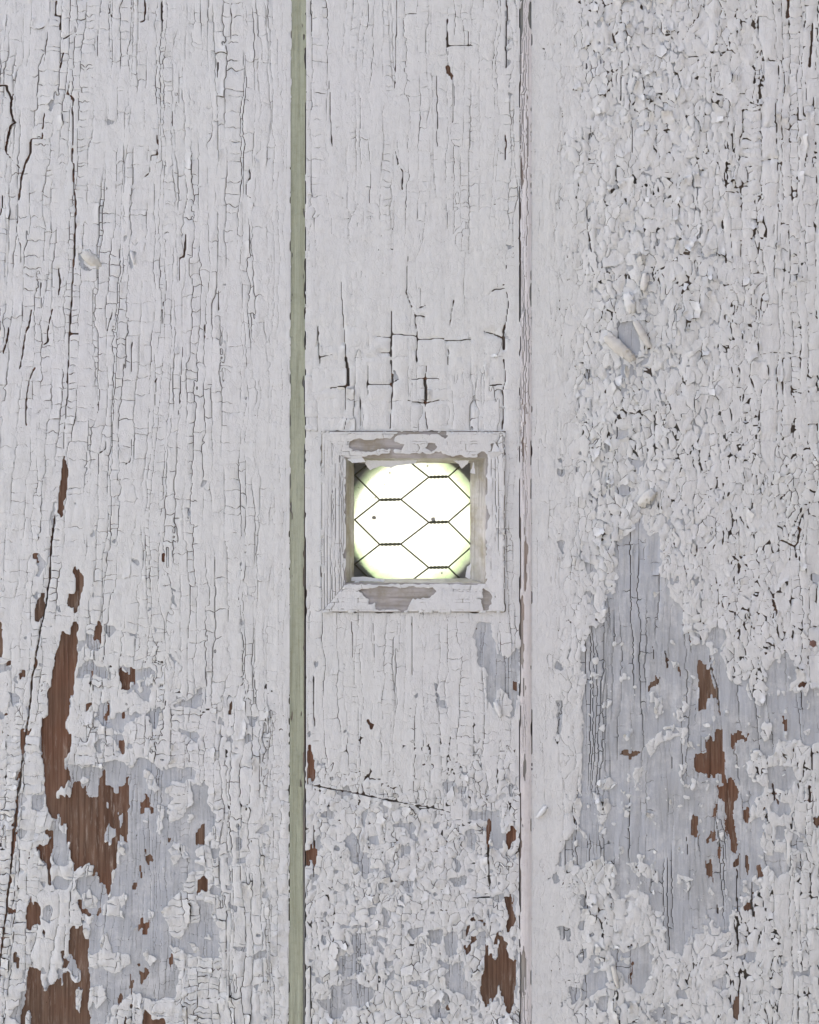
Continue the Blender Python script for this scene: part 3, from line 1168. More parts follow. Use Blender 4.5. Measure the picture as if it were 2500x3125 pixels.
for k in (7, 9):
    lab[zone == k] = (Lh + (10 + k) * BIG)[zone == k]
del L1, L1b, L3, L3b, L3c, L5, L5b, L5c, Lv, Lh

# ---- where paint and primer are gone
jagv = fbm(11, 30, 71, 2) * 5
stair_rng = np.random.default_rng(77)
colid = ((UG + fbm(14, 160, 78) * 14 + shL) / 9.5).astype(int) + 400
st = (stair_rng.random(2000).astype(np.float32) - 0.5)[np.clip(colid, 0, 1999)]
brown0 = np.zeros((NH, NW), bool)
fill(brown0, BROWN)
fill(brown0, PRIMER_LEFT, False)
brown = warp_take(brown0, fbm(12, 40, 80) * 7, st * 26 + fbm(9, 9, 81) * 5)
grey0 = np.zeros((NH, NW), bool)
fill(grey0, GREY)
fill(grey0, COVER, False)
fleck = (fbm(20, 26, 88, 3, 0.7) > 0.205 - 0.03 * sstep(2150, 2500, VG)) & (fbm(150, 150, 89) > -0.06)
grey = warp_take(grey0, fbm(22, 22, 82, 4, 0.75) * 24, fbm(22, 22, 83, 4, 0.75) * 24)
grey &= ~(fleck & (UG > 1640))
# loose specks round the worn parts
dens = np.zeros((NH, NW), np.float32)
dens += 0.10 * sstep(1900, 2500, low) * (zone == 1) * sstep(860, 700, UG + fbm(60, 60, 44) * 90)
dens += 0.16 * sstep(2420, 2650, low) * (zone == 3)
dens += 0.02 * sstep(1560, 1750, UG) * (zone == 5) * sstep(2300, 2000, UG)
dens += 0.10 * sstep(1800, 2400, VG) * (zone == 5) * sstep(1690, 1780, UG)
spk = fbm(34, 34, 90, 3) + 0.5
speck = spk < dens * 1.55 + 0.0
# bare patches on the trim
TG = poly('D7', """
295,180 340,140 480,150 640,130 720,70 960,75 1140,95 1130,120 960,100 820,95 690,110 660,150 750,190 730,230 540,215 500,240 360,250 300,215
440,280 640,255 860,275 1050,250 1180,290 1320,300 1290,330 440,320
940,215 990,165 1050,220 990,240
1390,260 1460,250 1480,380 1420,430 1430,600 1490,780 1440,900 1420,1050 1460,1300 1350,1300 1340,600
1430,1400 1480,1430 1520,1480 1480,1590 1420,1590 1420,1500
360,1420 600,1390 1010,1400 1040,1420 990,1490 830,1500 780,1590 520,1580 510,1520 440,1540 460,1500
1500,180 1540,160 1570,240 1500,250
""")
tg0 = np.zeros((NH, NW), bool)
fill(tg0, TG)
tgm = warp_take(tg0, fbm(20, 20, 85, 4, 0.8) * 22, fbm(20, 20, 86, 4, 0.8) * 18)
rimm = (UG > WI[0] - 4 - 5 * fbm(20, 20, 95)) & (UG < WI[1] + 4) & (VG > WI[2] - 5) & (VG < WI[3] + 5)
splits = np.zeros((NH, NW), bool)
gapw = np.zeros((NH, NW), np.float32)
strokes(splits, SPLITS, jagv, gapw)
gapw *= (0.45 + 1.1 * (fbm(14, 40, 115, 2) + 0.5)) * (gapw < 3.4) + (gapw >= 3.4)
gapw[grey | brown | speck] = 0
body = (zone == 1) | (zone == 3) | (zone == 5)
gone = np.zeros((NH, NW), bool)
gone |= body & (grey | brown | speck | splits)
gone |= (zone >= 6) & (tgm | (rimm & (fbm(18, 18, 96) > -0.02)))
gone |= (zone == 4) & (fbm(9, 120, 97) * 1.3 + (1603 - UG) / 90 * sstep(1000, 2200, VG) > 0.24)
gone |= (zone == 2) & (fbm(9, 70, 98, 3, 0.7) * (0.35 + np.abs(UG - (gL + gR) / 2) / 22) > 0.27)
lab[gone] = 0
def smooth_noise(px, py, seed):
    return fbm(px, py, seed, 2) + 0.5
cell_d = np.zeros((NH, NW), np.float32)
cur = lab != 0
for _ in range(4):
    er_ = cur.copy()
    er_[:, 1:] &= cur[:, :-1] & (lab[:, 1:] == lab[:, :-1]); er_[:, :-1] &= cur[:, 1:] & (lab[:, 1:] == lab[:, :-1])
    er_[1:] &= cur[:-1] & (lab[1:] == lab[:-1]); er_[:-1] &= cur[1:] & (lab[1:] == lab[:-1])
    cell_d += er_
    cur = er_
for _ in range(2):
    q_ = cell_d.copy()
    q_[1:-1, 1:-1] = (4 * cell_d[1:-1, 1:-1] + 2 * (cell_d[1:-1, 2:] + cell_d[1:-1, :-2] + cell_d[2:, 1:-1] + cell_d[:-2, 1:-1])
                      + cell_d[2:, 2:] + cell_d[2:, :-2] + cell_d[:-2, 2:] + cell_d[:-2, :-2]) / 16
    cell_d = q_
puff = np.sqrt(cell_d / 4.0)
bh = np.zeros((NH, NW), bool); bv = np.zeros((NH, NW), bool)
bh[:, :-1] = (lab[:, :-1] != lab[:, 1:]) & (zone[:, :-1] == zone[:, 1:])          # upright cracks
bv[:-1] = (lab[:-1] != lab[1:]) & (zone[:-1] == zone[1:])                          # level cracks
na, nb2, nw = np.where(zone == 5, smooth_noise(20, 34, 155), smooth_noise(22, 90, 151)), smooth_noise(30, 22, 152), smooth_noise(14, 26, 153)
nr = smooth_noise(160, 240, 154)
smL = sstep(885, 740, UG)
flat_ = sstep(640, 760, VG) * sstep(1150, 980, VG)
popz = sstep(1640, 1850, UG + fbm(60, 120, 53) * 160)
th = np.full((NH, NW), 0.2, np.float32); tv = np.full((NH, NW), 0.0, np.float32)
mz = (zone == 1) & (low > 2000)
th[mz] = 0.26; tv[mz] = 0.30
mz = (zone == 3) & (low > 2250)
th[mz] = 0.30; tv[mz] = 0.34
mz = zone == 5
th[mz] = (0.04 + 0.42 * popz + 0.16 * (nr - 0.5))[mz]
tv[mz] = (0.02 + 0.38 * popz + 0.16 * (nr - 0.5))[mz]
th[(zone == 1) & (low <= 2000)] = 0.12
th[(zone == 3) & (low <= 2250)] = 0.0
mz = zone >= 6
th[mz] = 0.25; tv[mz] = 0.25
carve = ((bh & (na < th)) | (bv & (nb2 < tv))) & (lab != 0) & (zone != 2)
depth_in = np.clip(np.where(bh, th - na, tv - nb2) * 5, 0, 1)                     # a crack tapers towards its ends
gapw = np.where(carve, 0.9 + (1.4 + 1.6 * (zone == 5) * popz + 0.9 * ((zone == 1) & (UG < 450))) * depth_in * (0.4 + 1.2 * nw), gapw).astype(np.float32)
lab[carve] = 0

# primer
plab = np.zeros((NH, NW), np.int64)
P1 = columns(13, 46, 700, 0.9, shL, jag=0.7)
P5 = columns(21, 110, 730, 1.0, shR, jag=0.9)
P1 = np.where(zone == 5, P5, P1)
plab[body] = P1[body] + BIG
del P5
zo = zone.astype(np.int64) * BIG * 2
plab[body] += zo[body]
wide = np.zeros((NH, NW), bool)
strokes(wide, [(w * 0.8, p) for w, p in SPLITS if w > 2.9], jagv, None)
plab[brown & body] = 0
plab[wide & body] = 0
need = (((grey | brown | speck) & gone) | (carve & (zone == 5) & (UG < 2200) & (fbm(50, 50, 156) > 0.03))) & body
for k in (1, 2):
    need[:, k:] |= need[:, :-k]; need[:, :-k] |= need[:, k:]
    need[k:] |= need[:-k]; need[:-k] |= need[k:]
plab[~need] = 0

# ---- heights of the ground the paint lies on (px out of the wall)
base = np.zeros((NH, NW), np.float32)
wlab = np.zeros((NH, NW), np.int64)
wl = columns(70, 600, 760, 0.6, shL + shR)
wlab[body] = (wl + zone * BIG)[body]
deep = np.zeros((NH, NW), bool)
strokes(deep, [(w * 0.75, p) for w, p in SPLITS if w > 3.5], jagv)
nb = (brown | deep) & body
for k in (1, 1):
    nb[:, k:] |= nb[:, :-k]; nb[:, :-k] |= nb[:, k:]
    nb[k:] |= nb[:-k]; nb[:-k] |= nb[k:]
wlab[~nb] = 0
wlab[deep] = 0
del wl
base[zone == 2] = -2.0
base[zone == 4] = 5.0 * np.sqrt(np.clip(1 - ((UG[zone == 4] - 1606) / 17.0) ** 2, 0, 1)) - 1.0
TRIM_O, TRIM_I = 9.0, 5.0
tz = (zone >= 6)
base[tz] = TRIM_O + (TRIM_I - TRIM_O) * mn[tz]

# ---- crack width and curl
cw = np.zeros((NH, NW), np.float32)
lift = np.zeros((NH, NW), np.float32)
n1, n2 = fbm(60, 140, 110) + 0.5, fbm(16, 30, 111) + 0.5
gate = np.clip((n1 - 0.42) * 3.2, 0, 1)
z1, z3, z5 = zone == 1, zone == 3, zone == 5
smoothL = sstep(880, 760, UG)
g2 = np.clip((fbm(26, 230, 112) + 0.5 - 0.44) * 4.5, 0, 1)
g3_ = np.clip((fbm(30, 60, 113) + 0.5 - 0.30) * 3.0, 0, 1)
cw[z1] = (-0.25 + smoothL * (2.2 * g2 * (0.3 + n2) + 1.7 * g3_ * n2) + 0.6 * g3_ + 0.6 * sstep(2000, 2600, low))[z1]
flat3 = sstep(640, 760, VG) * sstep(1180, 1020, VG)
cw[z3] = (-0.25 + (1.6 * g2 * (0.3 + n2) + 1.7 * g3_ * n2) * (1 - 0.5 * flat3) + 0.9 * sstep(2300, 2600, low))[z3]
pop = popz
cw[z5] = (-0.3 + 1.3 * g3_ * n2 + 0.3 * g2 + pop * (0.2 + 3.0 * n2 * np.clip((n1 - 0.22) * 2.0, 0, 1)))[z5]
cw[zone == 2] = -0.4
cw[zone == 4] = (-0.3 + 2.6 * g2)[zone == 4]
cw[tz] = (-0.2 + 1.9 * g2 + 0.8 * g3_ * n2)[tz]
hot = sstep(1690, 1760, UG) * sstep(2420, 2050, UG + 0.18 * (VG - 900)) * z5
lift[z1] = (2.2 + 3.0 * sstep(1900, 2500, low))[z1]
block = sstep(900, 1080, VG) * (VG < 1320)
lift[z3] = (1.6 + 4.0 * sstep(2250, 2600, low) + 3.6 * block)[z3]
lift[z5] = (1.0 + pop * (3.2 + 5.5 * hot * sstep(0.0, 0.2, fbm(70, 110, 161))))[z5]
lift[zone == 4] = 1.5
lift[tz] = 1.6
und = np.zeros((NH, NW), np.float32)
und[z5] = (pop * (2.0 + 2.5 * hot) * 1.5 * fbm(34, 50, 120, 2) + 2.5 * fbm(30, 500, 121, 2))[z5]
und[z1] = (3.0 * fbm(24, 120, 122, 3) + 4.0 * sstep(2000, 2600, low) * fbm(24, 30, 123, 2))[z1]
und[z3] = (2.2 * fbm(26, 120, 124, 3) + 4.5 * sstep(2350, 2600, low) * fbm(24, 30, 125, 2) + 2.0 * flat3 * fbm(60, 60, 126, 2))[z3]
pn = 0.35 + 1.3 * (fbm(40, 60, 160, 2) + 0.5)
und[z5] += (pop * (1.0 + 0.5 * hot) * pn * puff)[z5]
und[z1] += ((0.5 + 1.2 * sstep(1950, 2500, low)) * pn * puff)[z1]
und[z3] += ((0.4 + 1.3 * sstep(2250, 2600, low) + 1.0 * block) * pn * puff)[z3]
und[zone == 2] = (3.2 * fbm(10, 200, 127, 2))[zone == 2]
und[zone == 4] = (1.6 * fbm(8, 120, 128, 2))[zone == 4]
und[tz] = 0.8 * fbm(14, 14, 129, 2)[tz]

# ------------------------------------------------------------------ flakes: each region of the raster becomes a sheet of its own
def components(L):
    """Split every label into its connected pieces."""
    H, W = L.shape
    C = np.arange(1, H * W + 1, dtype=np.int32).reshape(H, W)
    C[L == 0] = 0
    sh = L[:, 1:] == L[:, :-1]
    sv = L[1:] == L[:-1]
    sh &= L[:, 1:] != 0
    sv &= L[1:] != 0
    for it in range(160):
        before = C.copy()
        m = np.minimum(C[:, 1:], C[:, :-1]); C[:, 1:][sh] = m[sh]
        m = np.minimum(C[:, 1:], C[:, :-1]); C[:, :-1][sh] = m[sh]
        m = np.minimum(C[1:], C[:-1]); C[1:][sv] = m[sv]
        m = np.minimum(C[1:], C[:-1]); C[:-1][sv] = m[sv]
        if (before == C).all():
            break
    return C

def samp(F, P):
    i = np.clip(((P[:, 0] - U0) / R).astype(int), 0, NW - 1)
    j = np.clip(((P[:, 1] - V0) / R).astype(int), 0, NH - 1)
    return F[j, i]

rung = fbm(26, 20, 170, 2)
def flakes(L, thick, top, cwF, liftF, undF, seed, min_cells=3, horiz=0.7, domed=0.6, smooth=4):
    L = components(L)
    cnt = np.bincount(L.ravel())
    L[cnt[L] < min_cells] = 0
    H, W = L.shape
    Lp = np.zeros((H + 2, W + 2), L.dtype)
    Lp[1:-1, 1:-1] = L
    q00, q01, q10, q11 = Lp[:-1, :-1], Lp[:-1, 1:], Lp[1:, :-1], Lp[1:, 1:]       # the four cells round each corner
    eu, ed, el, er = q00 != q01, q10 != q11, q00 != q10, q01 != q11                # outline edges leaving the corner
    deg = eu.astype(np.int8) + ed + el + er
    X, Y = np.meshgrid(np.arange(W + 1, dtype=np.float32), np.arange(H + 1, dtype=np.float32))
    X0, Y0 = X.copy(), Y.copy()
    two = deg == 2
    two[0] = two[-1] = False; two[:, 0] = two[:, -1] = False
    for _ in range(smooth):
        for Z in (X, Y):
            acc = np.zeros_like(Z)
            acc[1:] += np.where(eu[1:], Z[:-1], 0); acc[:-1] += np.where(ed[:-1], Z[1:], 0)
            acc[:, 1:] += np.where(el[:, 1:], Z[:, :-1], 0); acc[:, :-1] += np.where(er[:, :-1], Z[:, 1:], 0)
            Z[two] = (0.5 * Z + 0.25 * acc)[two]
    X = X0 + np.clip(X - X0, -0.55, 0.55); Y = Y0 + np.clip(Y - Y0, -0.55, 0.55)
    rng = np.random.default_rng(seed)
    crand = rng.random((H + 1) * (W + 1)).astype(np.float32)
    # cells and their corners
    pj, pi = np.nonzero(L)
    lab0 = L[pj, pi]
    order = np.argsort(lab0, kind='stable')
    pj, pi, lab0 = pj[order], pi[order], lab0[order]
    ul, first, li, ncell = np.unique(lab0, return_index=True, return_inverse=True, return_counts=True)
    NC = (H + 1) * (W + 1)
    c = np.stack([pj * (W + 1) + pi, pj * (W + 1) + pi + 1, (pj + 1) * (W + 1) + pi + 1, (pj + 1) * (W + 1) + pi], 1)
    key = li[:, None].astype(np.int64) * NC + c
    uk, vid = np.unique(key.ravel(), return_inverse=True)
    vid = vid.reshape(-1, 4)
    vl, vc = uk // NC, uk % NC
    nv = len(uk)
    own = np.bincount(vid.ravel(), minlength=nv)
    cx, cy = (pi + 0.5), (pj + 0.5)
    nxv = np.bincount(vid.ravel(), np.repeat(cx, 4), nv) / own - (vc % (W + 1))
    nyv = np.bincount(vid.ravel(), np.repeat(cy, 4), nv) / own - (vc // (W + 1))
    ln = np.maximum(np.hypot(nxv, nyv), 1e-6)
    nxv, nyv = nxv / ln, nyv / ln
    edge = own < 4
    P = np.stack([U0 + X.ravel()[vc] * R, V0 + Y.ravel()[vc] * R], 1).astype(np.float64)
    rim0 = ((q00 == 0) | (q01 == 0) | (q10 == 0) | (q11 == 0)).ravel()[vc]
    gp = np.zeros((H + 2, W + 2), np.float32)
    gp[1:-1, 1:-1] = gapw
    gmax = np.maximum(np.maximum(gp[:-1, :-1], gp[:-1, 1:]), np.maximum(gp[1:, :-1], gp[1:, 1:])).ravel()[vc]
    w = samp(cwF, P)
    w = np.where(w > 0, w * (horiz + (1 - horiz) * np.abs(nxv)) - 0.15 * (1 - np.abs(nxv)), w)
    w = w - np.clip(samp(rung, P) * 5, 0, 1.3) * np.clip(np.abs(nyv) * 1.6 - 0.6, 0, 1)       # some of the level cracks never opened
    junction = (deg >= 3).ravel()[vc]
    w = np.where(junction & (w > -0.45), w * 1.3 + 0.9 * crand[vc], w)
    opn = np.where(edge, np.maximum(w, 0), 0)                   # how open the crack is here
    w = np.where(rim0, np.where(gmax > 0, (gmax - R) + 0.5 * (crand[vc] - 0.5), 0.3 * crand[vc]), w)
    opn = np.where(edge & rim0, np.where(gmax > 0, gmax * 0.5, 0.5 + 0.9 * crand[vc]), opn)
    w = np.where(edge, np.clip(w * 0.5, -0.42 * R, 0.42 * R), 0)
    w = np.where(edge & ~rim0 & (w < 0), 0, w)
    P[:, 0] += nxv * w
    P[:, 1] += nyv * w
    # the curl runs a little way in from the open rims
    e = np.zeros((H, W), np.float32)
    e[pj, pi] = opn[vid].max(1)
    sh = (L[:, 1:] == L[:, :-1]) & (L[:, 1:] != 0)
    sv = (L[1:] == L[:-1]) & (L[1:] != 0)
    for _ in range(4):
        f = e.copy()
        np.maximum(f[:, 1:], np.where(sh, e[:, :-1] * 0.6, 0), out=f[:, 1:]); np.maximum(f[:, :-1], np.where(sh, e[:, 1:] * 0.6, 0), out=f[:, :-1])
        np.maximum(f[1:], np.where(sv, e[:-1] * 0.6, 0), out=f[1:]); np.maximum(f[:-1], np.where(sv, e[1:] * 0.6, 0), out=f[:-1])
        e = f
    ep = e[pj, pi]
    def spread(vals):                                              # vertex -> cell -> vertex average
        pm = vals[vid].mean(1)
        return np.bincount(vid.ravel(), np.repeat(pm, 4), nv) / own
    ev = np.bincount(vid.ravel(), np.repeat(ep, 4), nv) / own
    ev = np.where(edge, opn, ev)
    closed = edge & (opn <= 0)
    ev = np.where(closed, 0, spread(ev))
    ev = np.clip(ev / 1.3, 0, 1.5)
    # each flake has its own way of curling
    nl = len(ul)
    cen = np.stack([np.bincount(li, U0 + cx * R, nl), np.bincount(li, V0 + cy * R, nl)], 1) / ncell[:, None]
    ang = rng.random(nl) * 2 * np.pi
    mag = rng.random(nl) ** 1.5 * 1.7
    sgn = np.where(rng.random(nl) < domed, -0.6, 1.0)
    rel = (P - cen[vl]) / (np.sqrt(ncell[vl]) * R * 0.55)[:, None]
    side = np.clip(0.45 + 0.6 * (rel[:, 0] * np.cos(ang[vl]) + rel[:, 1] * np.sin(ang[vl])), 0.05, 1.6)
    lf = samp(liftF, P)
    lv = lf * ev * mag[vl] * sgn[vl] * side * (0.7 + 0.6 * crand[vc])
    lv = np.where(closed, 0, 0.5 * lv + 0.5 * spread(lv))
    Q = P + np.stack([nxv, nyv], 1) * np.where(edge, 0.5 * R, 0)[:, None]
    bs = samp(base, Q)
    loose = (rng.random(nl) * 0.06)[vl]
    z = bs + top + loose + samp_lin(undF, P) + np.maximum(lv, -top + 0.4) - np.where(edge, np.minimum(opn, 1.6) * 0.6, 0)
    # walls of the rims that stand open
    wall_a, wall_b, wall_c = [], [], []
    for k, (dj, di) in enumerate(((-1, 0), (0, 1), (1, 0), (0, -1))):
        nb_ = Lp[pj + 1 + dj, pi + 1 + di]
        m = np.flatnonzero(nb_ != lab0)
        a_, b_ = vid[m, k], vid[m, (k + 1) % 4]
        keep = (nb_[m] == 0) | (opn[a_] > 0) | (opn[b_] > 0)
        wall_a.append(a_[keep]); wall_b.append(b_[keep]); wall_c.append(m[keep])
    return dict(P=P, z=z, vid=vid, li=li, first=first, n=ncell, cen=cen, area=ncell * R * R, thick=thick,
                wa=np.concatenate(wall_a), wb=np.concatenate(wall_b), wc=np.concatenate(wall_c), pj=pj, pi=pi)

def samp_lin(F, P):
    x, y = np.clip((P[:, 0] - U0) / R - 0.5, 0, NW - 1.001), np.clip((P[:, 1] - V0) / R - 0.5, 0, NH - 1.001)
    i, j = x.astype(int), y.astype(int)
    fx, fy = x - i, y - j
    return (F[j, i] * (1 - fx) + F[j, i + 1] * fx) * (1 - fy) + (F[j + 1, i] * (1 - fx) + F[j + 1, i + 1] * fx) * fy

def flake_mesh(F, sel, name, mat, origin=None):
    """One mesh out of the flakes whose indices are in sel."""
    o = np.array(origin if origin is not None else (0, 0, 0))
    if len(sel) == 1:
        k = int(sel[0])
        cells_ = np.arange(F['first'][k], F['first'][k] + F['n'][k])
        lo, hi = np.searchsorted(F['wsort'], [F['first'][k], F['first'][k] + F['n'][k]])
        wi = F['worder'][lo:hi]
    else:
        pick = np.zeros(len(F['n']), bool)
        pick[sel] = True
        cells_ = np.flatnonzero(pick[F['li']])
        wi = np.flatnonzero(pick[F['li'][F['wc']]])
    q = F['vid'][cells_]
    uv_, qi = np.unique(q.ravel(), return_inverse=True)
    qi = qi.reshape(-1, 4)
    def to3(P, z):
        return np.stack([(P[:, 0] - 1250) * S - o[0], -z * S - o[1], ZC + (1562.5 - P[:, 1]) * S - o[2]], 1)
    verts = [to3(F['P'][uv_], F['z'][uv_])]
    quads = [qi[:, ::-1]]
    if len(wi):
        ab = np.concatenate([F['wa'][wi], F['wb'][wi]])
        ue, ei = np.unique(ab, return_inverse=True)
        n0, n1 = len(uv_), len(ue)
        verts += [to3(F['P'][ue], F['z'][ue]), to3(F['P'][ue], F['z'][ue] - F['thick'])]
        a_, b_ = ei[:len(wi)], ei[len(wi):]
        quads.append(np.stack([n0 + a_, n0 + b_, n0 + n1 + b_, n0 + n1 + a_], 1))
    verts = np.concatenate(verts)
    quads = np.concatenate(quads)
    me = bpy.data.meshes.new(name)
    me.vertices.add(len(verts)); me.vertices.foreach_set('co', verts.astype(np.float32).ravel())
    me.loops.add(quads.size); me.loops.foreach_set('vertex_index', quads.astype(np.int32).ravel())
    me.polygons.add(len(quads)); me.polygons.foreach_set('loop_start', (np.arange(len(quads)) * 4).astype(np.int32))
    me.update(calc_edges=True)
    me.polygons.foreach_set('use_smooth', np.ones(len(quads), bool))
    me.materials.append(mat)
    me.update()
    return me

def prep(F):
    F['worder'] = np.argsort(F['wc'], kind='stable')
    F['wsort'] = F['wc'][F['worder']]
    F['zone'] = zone[F['pj'][F['first']], F['pi'][F['first']]]
    return F

TOP = 6.5
zero = np.zeros((NH, NW), np.float32)
pc = np.where(zone == 5, -0.2 + 3.2 * g2 * (0.3 + n2) + 0.8 * g3_, -0.1 + 1.8 * g2 * n2 + 0.7 * g3_).astype(np.float32)
pu = np.where(zone == 5, 5.0 * fbm(22, 160, 140, 3), 2.4 * fbm(14, 80, 141, 2)).astype(np.float32)
FW = prep(flakes(lab, 2.8, TOP, cw, lift, und, 1))
FP = prep(flakes(plab, 1.8, 2.2, pc, np.where(zone == 5, 2.4, 1.2).astype(np.float32), pu, 2, smooth=1))
FB = prep(flakes(wlab, 7.0, 0.0, zero - 0.5, zero, 0.7 * fbm(10, 200, 142, 2), 3))
zw, zp, zbd = FW['zone'], FP['zone'], FB['zone']
print('flakes', len(FW['n']), len(FW['li']), 'primer', len(FP['n']), len(FP['li']), 'wood', len(FB['li']))

# ------------------------------------------------------------------ ground
gm = mesh_from('ground', [(-400, -400, 0), (400, -400, 0), (400, 1.5, 0), (-400, 1.5, 0), (400, 30, -5), (-400, 30, -5), (400, 400, -60), (-400, 400, -60)],
               [(0, 1, 2, 3), (3, 2, 4, 5), (5, 4, 6, 7)], M['ground'])
link('ground', gm, kind='structure')

# unseen dark slab added on the right to block sky light from that side
def box3(name, x0, x1, y0, y1, z0, z1, mat):
    vs_ = [(x, y, z) for z in (z0, z1) for x, y in ((x0, y0), (x1, y0), (x1, y1), (x0, y1))]
    return mesh_from(name, vs_, [(3, 2, 1, 0), (4, 5, 6, 7), (0, 1, 5, 4), (1, 2, 6, 5), (2, 3, 7, 6), (3, 0, 4, 7)], mat)
link('sky_blocker', box3('sky_blocker', 1.0, 1.12, -3.2, -0.03, 0, 2.9, M['backing']), kind='structure')

# ------------------------------------------------------------------ the plank wall
wall = link('plank_wall', None, loc=(0, 0, 0), label='old plank wall with cracked and peeling white paint over grey primer and brown wood', category='wall', kind='thing')
VT, VB = 1562.5 - (2.7 - ZC) / S, 1562.5 + ZC / S       # top edge and foot of the wall in px
TH = 88.0                                                # plank thickness
def plank_with_hole(u0, u1):
    a0, a1, b0, b1 = WO[0] + 10, WO[1] - 10, WO[2] + 10, WO[3] - 10
    fr = lambda h: [wpt(*q, h) for q in ((u0, VT), (u1, VT), (u1, VB), (u0, VB), (a0, b0), (a1, b0), (a1, b1), (a0, b1))]
    vs_ = fr(-6) + fr(-TH)
    fs = []
    for i in range(4):
        j = (i + 1) % 4
        fs += [(i, 4 + i, 4 + j, j), (8 + j, 12 + j, 12 + i, 8 + i), (i, j, 8 + j, 8 + i), (4 + j, 4 + i, 12 + i, 12 + j)]
    me = mesh_from('plank', vs_, fs, M['under'])
    bm = bmesh.new(); bm.from_mesh(me); bmesh.ops.recalc_face_normals(bm, faces=bm.faces); bm.to_mesh(me); bm.free()
    return me

pl_left = link('plank', box_mesh('plank', -160, 881, VT, VB, -TH, -6, M['under'], 2), wall, label='wide plank with deep splits and long brown bare streaks')
pl_mid = link('plank', plank_with_hole(934, 1584), wall, label='plank that holds the small square window')
pl_right = link('plank', box_mesh('plank', 1625, 2700, VT, VB, -TH, -6, M['under'], 2), wall, label='plank with curled popcorn-like paint and a large grey worn patch')
strip = link('green_strip', box_mesh('green_strip', 884, 931, VT, VB, -TH, -2, M['oldwood'], 2), wall, label='narrow sage green strip between two white planks')

# rounded bead between the grooves
bv, bf = [], []
prof = [(1587, -TH), (1587, -4.0)] + [(1606 - 16 * math.cos(math.pi * k / 10), 5.0 * math.sin(math.pi * k / 10) - 1.0) for k in range(1, 10)] + [(1621, -1.0), (1621, -TH)]
for v_ in (VT, VB):
    bv += [wpt(u_, v_, h_) for u_, h_ in prof]
n_ = len(prof)
for k in range(n_ - 1):
    bf.append((k, n_ + k, n_ + k + 1, k + 1))
bead = link('bead', mesh_from('bead', bv, bf, M['oldwood']), wall, label='thin pinkish bead moulding between dark grooves')

# plain painted planks to both sides and painted lengths above and below the close-up
M['coat'] = paint_mat('cracked_white_coat', (0.75, 0.79, 0.80), (0.745, 0.79, 0.785), (0.72, 0.72, 0.71))
nt = M['coat'].node_tree
vor = nt.nodes.new('ShaderNodeTexVoronoi')
vor.feature = 'DISTANCE_TO_EDGE'
vor.inputs['Scale'].default_value = 130
nt.links.new(coords(nt, (1, 1, 0.45)), vor.inputs['Vector'])
crk = ramp(nt, vor.outputs['Distance'], [(0.0, g3(0)), (0.06, g3(1))])
bump(nt, nt.nodes['Principled BSDF'], crk, 0.9, 0.0008)
def coat(parent, name, u0, u1, mat, h=4.6):
    for (a, b) in ((VT + 2, V0 - 2), (V1 + 2, VB - 60)):
        link(name, box_mesh(name, u0, u1, a, b, -9, h, mat, 1.5), parent)
coat(pl_left, 'paint_coat', -158, 879, M['coat'])
link('paint_coat', box_mesh('paint_coat', -158, U0 - 1, V0 - 1, V1 + 1, -5.5, 4.6, M['coat'], 1.5), pl_left)
link('paint_coat', box_mesh('paint_coat', U1 + 1, 2698, V0 - 1, V1 + 1, -5.5, 4.6, M['coat'], 1.5), pl_right)
coat(pl_mid, 'paint_coat', 936, 1582, M['coat'])
coat(pl_right, 'paint_coat', 1627, 2698, M['coat'])
coat(strip, 'paint_coat', 886, 929, M['green'], 2.2)
x = -164.0
for wdt in (840, 900, 780, 860, 900, 820):
    p = link('plank', box_mesh('plank', x - wdt, x, VT, VB, -TH, 0, M['wood'], 2), wall)
    link('paint_coat', box_mesh('paint_coat', x - wdt + 2, x - 2, VT + 2, VB - 60, 0.5, 4.6, M['coat'], 1.5), p)
    x -= wdt + 4
xl = x
x = 2704.0
for wdt in (860, 800, 900, 840, 880, 860):
    p = link('plank', box_mesh('plank', x, x + wdt, VT, VB, -TH, 0, M['wood'], 2), wall)
    link('paint_coat', box_mesh('paint_coat', x + 2, x + wdt - 2, VT + 2, VB - 60, 0.5, 4.6, M['coat'], 1.5), p)
    x += wdt + 4
# rails behind the planks close the joints
def backing(u0, u1, v0, v1):
    return link('backing_board', box_mesh('backing_board', u0, u1, v0, v1, -TH - 14, -TH - 1, M['backing']), wall)
backing(xl, 933, VT + 8, VB - 8)
backing(1584, x, VT + 8, VB - 8)
backing(934, 1583, VT + 8, 1263)
backing(934, 1583, 1917, VB - 8)

# ------------------------------------------------------------------ paint and primer on the planks
OWN = {1: pl_left, 3: pl_mid, 5: pl_right, 4: bead, 2: strip}
def in_view(F, mgn=0):
    c = F['cen']
    return (c[:, 0] > mgn) & (c[:, 0] < 2500 - mgn) & (c[:, 1] > mgn) & (c[:, 1] < 3125 - mgn)

def lay(F, zones, zid, mat_of, single_name, crust_name, n_single, own, expo=None):
    score = F['area'] * in_view(F)
    if expo is not None:
        score = score * expo
    cand = np.flatnonzero(np.isin(zones, list(own)))
    best = cand[np.argsort(-score[cand])[:n_single]]
    best = best[score[best] > 0]
    single = np.zeros(len(F['n']), bool)
    single[best] = True
    for z, parent in own.items():
        rest = np.flatnonzero((zones == z) & ~single)
        if len(rest):
            link(crust_name, flake_mesh(F, rest, crust_name, mat_of(z)), parent, kind='stuff')
    for k in best:
        c = F['cen'][k]
        o = wpt(c[0], c[1], 4)
        link(single_name, flake_mesh(F, np.array([k]), single_name, mat_of(zones[k]), o), own[int(zones[k])], loc=o)

